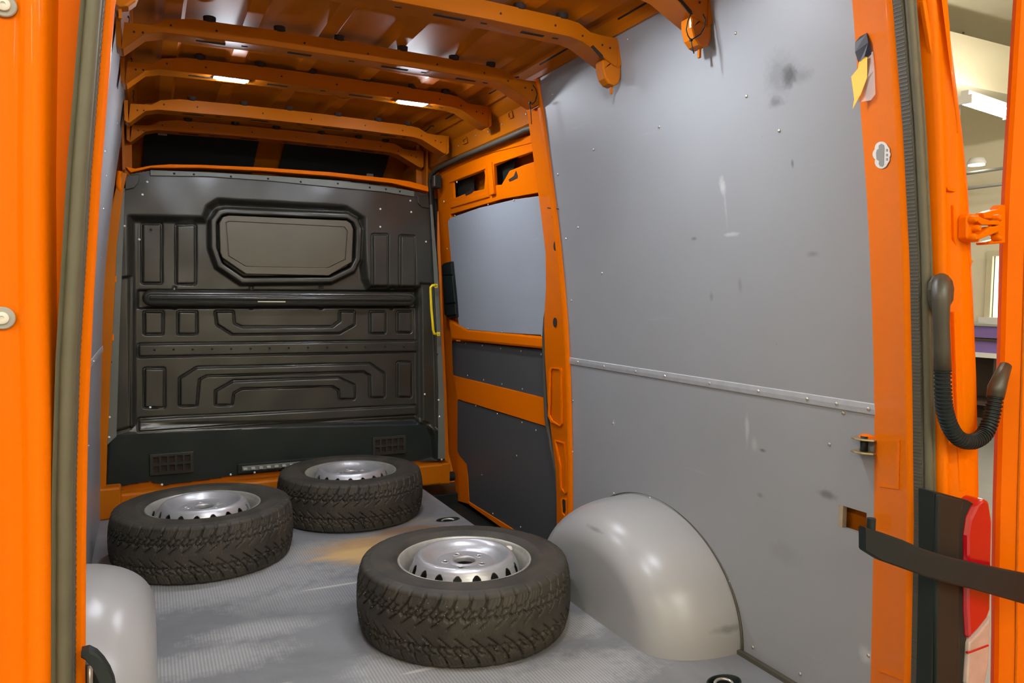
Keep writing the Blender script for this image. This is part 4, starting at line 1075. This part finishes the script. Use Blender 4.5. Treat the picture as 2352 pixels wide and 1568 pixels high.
# seals round the rear doorway
def seal(E_, s, u0, label):
    t = thing(empty('rear_door_seal'), label, 'seal', 'rubber seals of the rear doorway')
    z0 = [-.62 + 2.6 * i / 60 for i in range(61)]
    car = []; bulb = []; lip = []
    for z in z0:
        e = E_(z)
        car.append([Vector((e + s * (u0 + a), y, z)) for a, y in ((.0, 1.026), (-.001, 1.012), (.0, 1.006), (.008, 1.003), (.018, 1.006), (.018, 1.026))])
        bulb.append([Vector((e + s * (u0 + .010 + .0085 * math.cos(q)), .9985 + .0085 * math.sin(q), z)) for q in [2 * math.pi * k / 12 for k in range(12)]])
        lip.append([Vector((e + s * (u0 + a), y, z)) for a, y in ((.013, 1.004), (.017, .995), (.022, .991), (.022, .994), (.018, .999), (.016, 1.008))])
    MB().loft(car).out('carrier', 'seal_dark', t, True, autos=40)
    MB().loft(bulb, closed=True).out('bulb', 'seal', t, True)
    MB().loft(lip, closed=True).out('lip', 'seal', t, True, autos=50)
    # fine ribs across the carrier
    mb = MB()
    for i in range(300):
        z = -.4 + 2.2 * i / 300; e = E_(z)
        mb.box((e + s * u0 - .0014, 1.007, z), (e + s * u0 + .0008, 1.025, z + .003))
    o = mb.out('carrier_ribs', 'seal_dark', t); o['kind'] = 'stuff'
    return t
seal(ER, 1, .000, 'rubber seal along the orange post by the tail lamp')
seal(EL, -1, .010, 'olive rubber seal along the orange post beside the washer screws')

# right rear door, folded open, its edge and inner face
d2 = struct(empty('door_2'))
secs = []
def DX(z): return lerp_tab([(-.6, 1.735), (.19, 1.735), (.45, 1.715), (.62, 1.706), (.86, 1.698), (1.26, 1.682), (1.7, 1.690), (2.0, 1.70)], z)
for z in ZS:
    x = DX(z)
    secs.append([Vector(p) for p in ((x + .10, 1.05, z), (x + .012, 1.02, z), (x, 1.005, z), (x + .001, .995, z), (x + .022, .975, z), (x + .026, .970, z), (x + .03, .972, z), (x + .06, .945, z), (x + .075, .93, z), (x + .16, .75, z), (x + .19, .7, z), (x + .25, .2, z), (x + .33, .2, z), (x + .20, 1.02, z))])
MB().loft(secs).out('door_shell', 'orange', d2, True, autos=40)
MB().tube([(DX(z) + .024, .972, z) for z in ZS], .0022, 6).out('door_crease', 'orange_shaded', d2, True)

# hinge between post and door
hg = empty('door_hinge', P(2260, 520, 'y', .97)); hg.parent = d2
h0 = hg.location.copy()
def hp(pts, y, th, name, bevel=.003, mat='orange', holes=()):
    return MB().prism([[P(a, b2, 'y', y) - h0 for a, b2 in l] for l in [pts] + list(holes)], (0, th, 0)).out(name, mat, hg, bevel=bevel, autos=30)
hp([(2221, 498), (2226, 490), (2250, 492), (2254, 545), (2248, 556), (2228, 554), (2221, 546)], .966, .02, 'hinge_plate')
hp([(2246, 495), (2262, 502), (2275, 506), (2296, 506), (2296, 516), (2256, 516), (2246, 508)], .955, .02, 'upper_arm')
hp([(2244, 544), (2262, 530), (2276, 520), (2296, 518), (2296, 532), (2276, 540), (2256, 548), (2248, 552)], .955, .02, 'lower_arm')
hp([(2260, 488), (2292, 480), (2300, 470), (2310, 470), (2310, 558), (2262, 562), (2262, 556), (2296, 548), (2296, 540), (2290, 540), (2290, 502), (2262, 502)], .985, .02, 'door_bracket')
for (a, b2) in ((2240, 503), (2248, 524), (2240, 544), (2298, 500), (2298, 545)):
    c = P(a, b2, 'y', .955) - h0; MB().lathe([(.0001, -.003), (.0045, -.003), (.0065, -.001), (.0075, .004), (.0075, .014)], tuple(c), 'y', 14).out('hinge_bolt', 'orange', hg, True, autos=40)
MB().tube([P(2284, 500, 'y', .966) - h0, P(2286, 548, 'y', .966) - h0], .006, 10).out('hinge_pin', 'orange_shaded', hg, True)

# cable conduit
cd = thing(empty('cable_conduit', P(2166, 670, 'y', .975)), 'black corrugated cable conduit looping from post to open door', 'conduit')
c0 = cd.location.copy()
cap = [(2139, 665), (2141, 648), (2150, 633), (2165, 627), (2180, 631), (2190, 643), (2194, 662), (2192, 690), (2184, 705), (2174, 710), (2146, 712), (2140, 690)]
MB().prism([[P(a, b2, 'y', .972) - c0 for a, b2 in cap]], (0, .010, 0)).out('cap_plate', 'hose', cd, bevel=.004)
MB().tube([P(a, b2, 'y', yy) - c0 for a, b2, yy in ((2165, 636, .982), (2163, 644, .968), (2161, 660, .955), (2161, 690, .952), (2162, 740, .953), (2164, 800, .955), (2165, 850, .955))],
          [.008, .015, .0175, .0165, .0150, .0152, .0160], 16).out('boot', 'hose', cd, True)
ctrl = [(2165, 850), (2166, 895), (2170, 940), (2180, 975), (2196, 1001), (2216, 1013), (2240, 1012), (2260, 998), (2273, 972), (2281, 940), (2286, 910)]
cpts = [P(a, b2, 'y', .955 + .0 * i) - c0 for i, (a, b2) in enumerate(ctrl)]
# resample and corrugate
def resample(pts, n):
    d = [0]
    for a, b2 in zip(pts, pts[1:]): d.append(d[-1] + (b2 - a).length)
    outp = []
    def cr(i, t):
        p0, p1, p2, p3 = pts[max(i - 1, 0)], pts[i], pts[i + 1], pts[min(i + 2, len(pts) - 1)]
        return .5 * ((2 * p1) + (-p0 + p2) * t + (2 * p0 - 5 * p1 + 4 * p2 - p3) * t * t + (-p0 + 3 * p1 - 3 * p2 + p3) * t ** 3)
    for k in range(n):
        s_ = d[-1] * k / (n - 1); i = 0
        while i < len(pts) - 2 and d[i + 1] < s_: i += 1
        outp.append(cr(i, (s_ - d[i]) / (d[i + 1] - d[i] + 1e-9)))
    return outp
NR = 44
cps = resample(cpts, NR * 6 + 1)
MB().tube(cps, [.0135 + .0030 * (1 if (i % 6) in (1, 2, 3) else 0) for i in range(len(cps))], 16).out('corrugated_hose', 'rubber', cd, True, autos=50)
MB().tube([P(a, b2, 'y', yy) - c0 for a, b2, yy in ((2286, 912, .955), (2290, 890, .955), (2298, 868, .96), (2310, 840, .965))], [.0165, .0175, .015, .012], 14).out('door_boot', 'hose', cd, True)

# tail lamp
tl = thing(empty('tail_lamp', P(2200, 1400, 'y', .97)), 'tall red and clear tail lamp with black housing by the open door', 'tail lamp')
t0 = tl.location.copy()
def tlp(name, pts, y, th, mat, bevel=.003, holes=()):
    return MB().prism([[P(a, b2, 'y', y) - t0 for a, b2 in l] for l in [pts] + list(holes)], (0, th, 0)).out(name, mat, tl, bevel=bevel, autos=30)
tlp('housing', [(2146, 1129), (2160, 1131), (2222, 1148), (2238, 1158), (2228, 1200), (2222, 1260), (2221, 1400), (2219, 1568), (2214, 1760), (2132, 1760), (2140, 1568), (2146, 1300)], .955, .035, 'dark_plastic', .006)
tlp('housing_ridge', [(2155, 1134), (2216, 1150), (2206, 1190), (2204, 1300), (2206, 1480), (2200, 1760), (2150, 1760), (2152, 1500), (2152, 1300)], .947, .010, 'dark_plastic', .006)
tlp('red_lens', [(2240, 1165), (2262, 1146), (2274, 1150), (2281, 1200), (2279, 1300), (2277, 1400), (2270, 1420), (2248, 1448), (2226, 1470), (2222, 1400), (2222, 1230), (2228, 1190)], .945, .06, 'red_lens', .008)
tlp('clear_lens', [(2226, 1474), (2248, 1452), (2270, 1424), (2277, 1410), (2272, 1530), (2264, 1570), (2228, 1600), (2220, 1568)], .947, .055, 'clear_lens', .006)
tlp('lower_red_lens', [(2228, 1606), (2264, 1576), (2270, 1570), (2262, 1760), (2216, 1760)], .945, .06, 'red_lens', .006)
tlp('lens_divider', [(2224, 1498), (2272, 1480), (2272, 1484), (2224, 1502)], .9445, .006, 'red_lens', .001)

# door check straps
def strap(pts_top, pts_bot, y0, y1, th, label, pin=None):
    t = thing(empty('door_check_strap', P(*pts_top[0], 'y', y0)), label, 'door check strap', 'door check straps'); s0 = t.location.copy()
    n = len(pts_top); secs = []
    for i, (a, b2) in enumerate(zip(pts_top, pts_bot)):
        y = y0 + (y1 - y0) * i / (n - 1)
        A_, B_ = P(*a, 'y', y) - s0, P(*b2, 'y', y) - s0
        k = .003
        secs.append([A_ + Vector((0, 0, -k)), A_ + Vector((0, k, 0)), A_ + Vector((0, th - k, 0)), A_ + Vector((0, th, -k)), B_ + Vector((0, th, k)), B_ + Vector((0, th - k, 0)), B_ + Vector((0, k, 0)), B_ + Vector((0, 0, k))])
    MB().loft(secs, closed=True, caps=True).out('strap_arm', 'rubber', t, True, autos=30)
    return t, s0
t, s0 = strap([(1989, 1211), (2030, 1224), (2075, 1240), (2125, 1262), (2180, 1279), (2240, 1293), (2300, 1306), (2380, 1322)],
              [(1989, 1266), (2024, 1288), (2075, 1306), (2125, 1324), (2180, 1340), (2240, 1355), (2300, 1372), (2380, 1395)], .945, .90, .016, 'black door check strap reaching from the grey wall to the open door')
p = P(2001, 1204, 'y', .95) - s0
MB().tube([p + Vector((0, 0, -.02)), p + Vector((0, 0, .012))], .008, 14).out('strap_pin', 'rubber', t, True, autos=40)
MB().prism([[P(a, b2, 'y', .941) - s0 for a, b2 in ((2256, 1318), (2276, 1322), (2276, 1345), (2256, 1341))]], (0, -.004, 0)).out('strap_buckle', 'red_lens', t) if False else None
MB().prism([[P(a, b2, 'y', .915) - s0 for a, b2 in l] for l in ([(2282, 1318), (2300, 1316), (2302, 1358), (2284, 1362)],)], (0, .01, 0)).out('strap_roller', 'dark_plastic', t, bevel=.004)
t, s0 = strap([(186, 1498), (204, 1494), (222, 1503), (238, 1520), (252, 1542), (262, 1566), (268, 1600)], [(186, 1512), (198, 1520), (210, 1534), (220, 1552), (228, 1572), (234, 1600), (236, 1640)], 1.00, .98, .02,
              'curved black door check strap end low beside the orange post')
MB().prism([[P(a, b2, 'y', 1.03) - s0 for a, b2 in ((178, 1524), (208, 1526), (236, 1568), (240, 1640), (178, 1640))]], (0, .05, 0)).out('strap_housing', 'dark_plastic', t, bevel=.004)
MB().tube([P(207, 1530, 'y', 1.02) - s0, P(207, 1590, 'y', 1.02) - s0], .003, 8).out('strap_bolt', 'steel', t, True)

# striker on the wall by the right post
sk_ = thing(empty('lock_bracket', PS(1990, 1022, -.01)), 'small zinc lock bracket with hexagonal plates by the orange post', 'lock bracket')
k0 = sk_.location.copy()
for dz, nm in ((.014, 'upper_plate'), (-.018, 'lower_plate')):
    MB().prism([[(-.028, -.01, dz), (-.034, .008, dz), (-.024, .026, dz), (.01, .034, dz), (.02, .034, dz), (.02, -.03, dz), (-.012, -.03, dz)]], (0, 0, .004)).out(nm, 'gold', sk_, bevel=.001)
MB().tube([(-.008, .0, -.02), (-.008, .0, .022)], .009, 10).out('lock_pin', 'dark_plastic', sk_, True)
MB().lathe([(.0001, .030), (.012, .029), (.019, .025), (.022, .018)], (.008, .004, -.004), 'z', 20).out('orange_cup', 'orange', sk_, True)

# sticker: pale cloud outline with grey cloud
ck = thing(empty('cloud_sticker'), 'small cloud-shaped sticker on the orange post', 'sticker')
def blob(cs, n=60):
    cx = sum(c[0] for c in cs) / len(cs); cy = sum(c[1] for c in cs) / len(cs); pts = []
    for k in range(n):
        a = 2 * math.pi * k / n; dx, dy = math.cos(a), math.sin(a); best = 0
        for (x, y, r) in cs:
            ox, oy = x - cx, y - cy; b_ = ox * dx + oy * dy; c_ = ox * ox + oy * oy - r * r; D = b_ * b_ - c_
            if D > 0: best = max(best, b_ + math.sqrt(D))
        pts.append((cx + dx * best, cy + dy * best))
    return pts
ppost('sticker_base', blob([(2024, 340, 15), (2018, 354, 14), (2024, 372, 15), (2032, 345, 11), (2032, 366, 11), (2036, 355, 9)]), 'sticker', ck, .0022, .001)
ppost('grey_cloud', [(2012, 352), (2014, 344), (2018, 342), (2018, 334), (2024, 330), (2030, 333), (2031, 340), (2030, 378), (2027, 383), (2021, 382), (2018, 376), (2019, 370), (2013, 366)], 'sticker_grey', ck, .0028, .0008)
for yy_ in (345, 356, 366): ppost('grey_mark', [(2035, yy_ - 3), (2039, yy_ - 3), (2039, yy_ + 3), (2035, yy_ + 3)], 'sticker_grey', ck, .0028, .0008)
# torn tape: black, yellow and clear
tp = thing(empty('torn_tape'), 'torn black and yellow tape with clear film stuck on the orange post', 'tape')
def post_pts(pts): return [inplane(a, b2, l)[0] for a, b2, l in pts]
MB().prism([post_pts([(1964, 97, .003), (1975, 84, .006), (1990, 76, .004), (1994, 98, .008), (2000, 124, .005), (1985, 132, .010), (1972, 146, .006), (1964, 120, .012)])], (0, -.0012, 0)).out('black_tape', 'tape_black', tp, autos=20)
MB().prism([post_pts([(1973, 142, .006), (1988, 130, .012), (1991, 132, .010), (1991, 178, .012), (1976, 218, .020), (1958, 250, .026), (1962, 228, .024), (1955, 176, .020), (1970, 160, .012)])], (0, -.0012, 0)).out('yellow_tape', 'tape_yellow', tp, autos=20)
MB().prism([post_pts([(1992, 128, .004), (2004, 118, .004), (2008, 160, .004), (2010, 216, .005), (2000, 230, .010), (1968, 236, .018), (1990, 180, .012)])], (0, -.0008, 0)).out('clear_film', 'film', tp, autos=20)
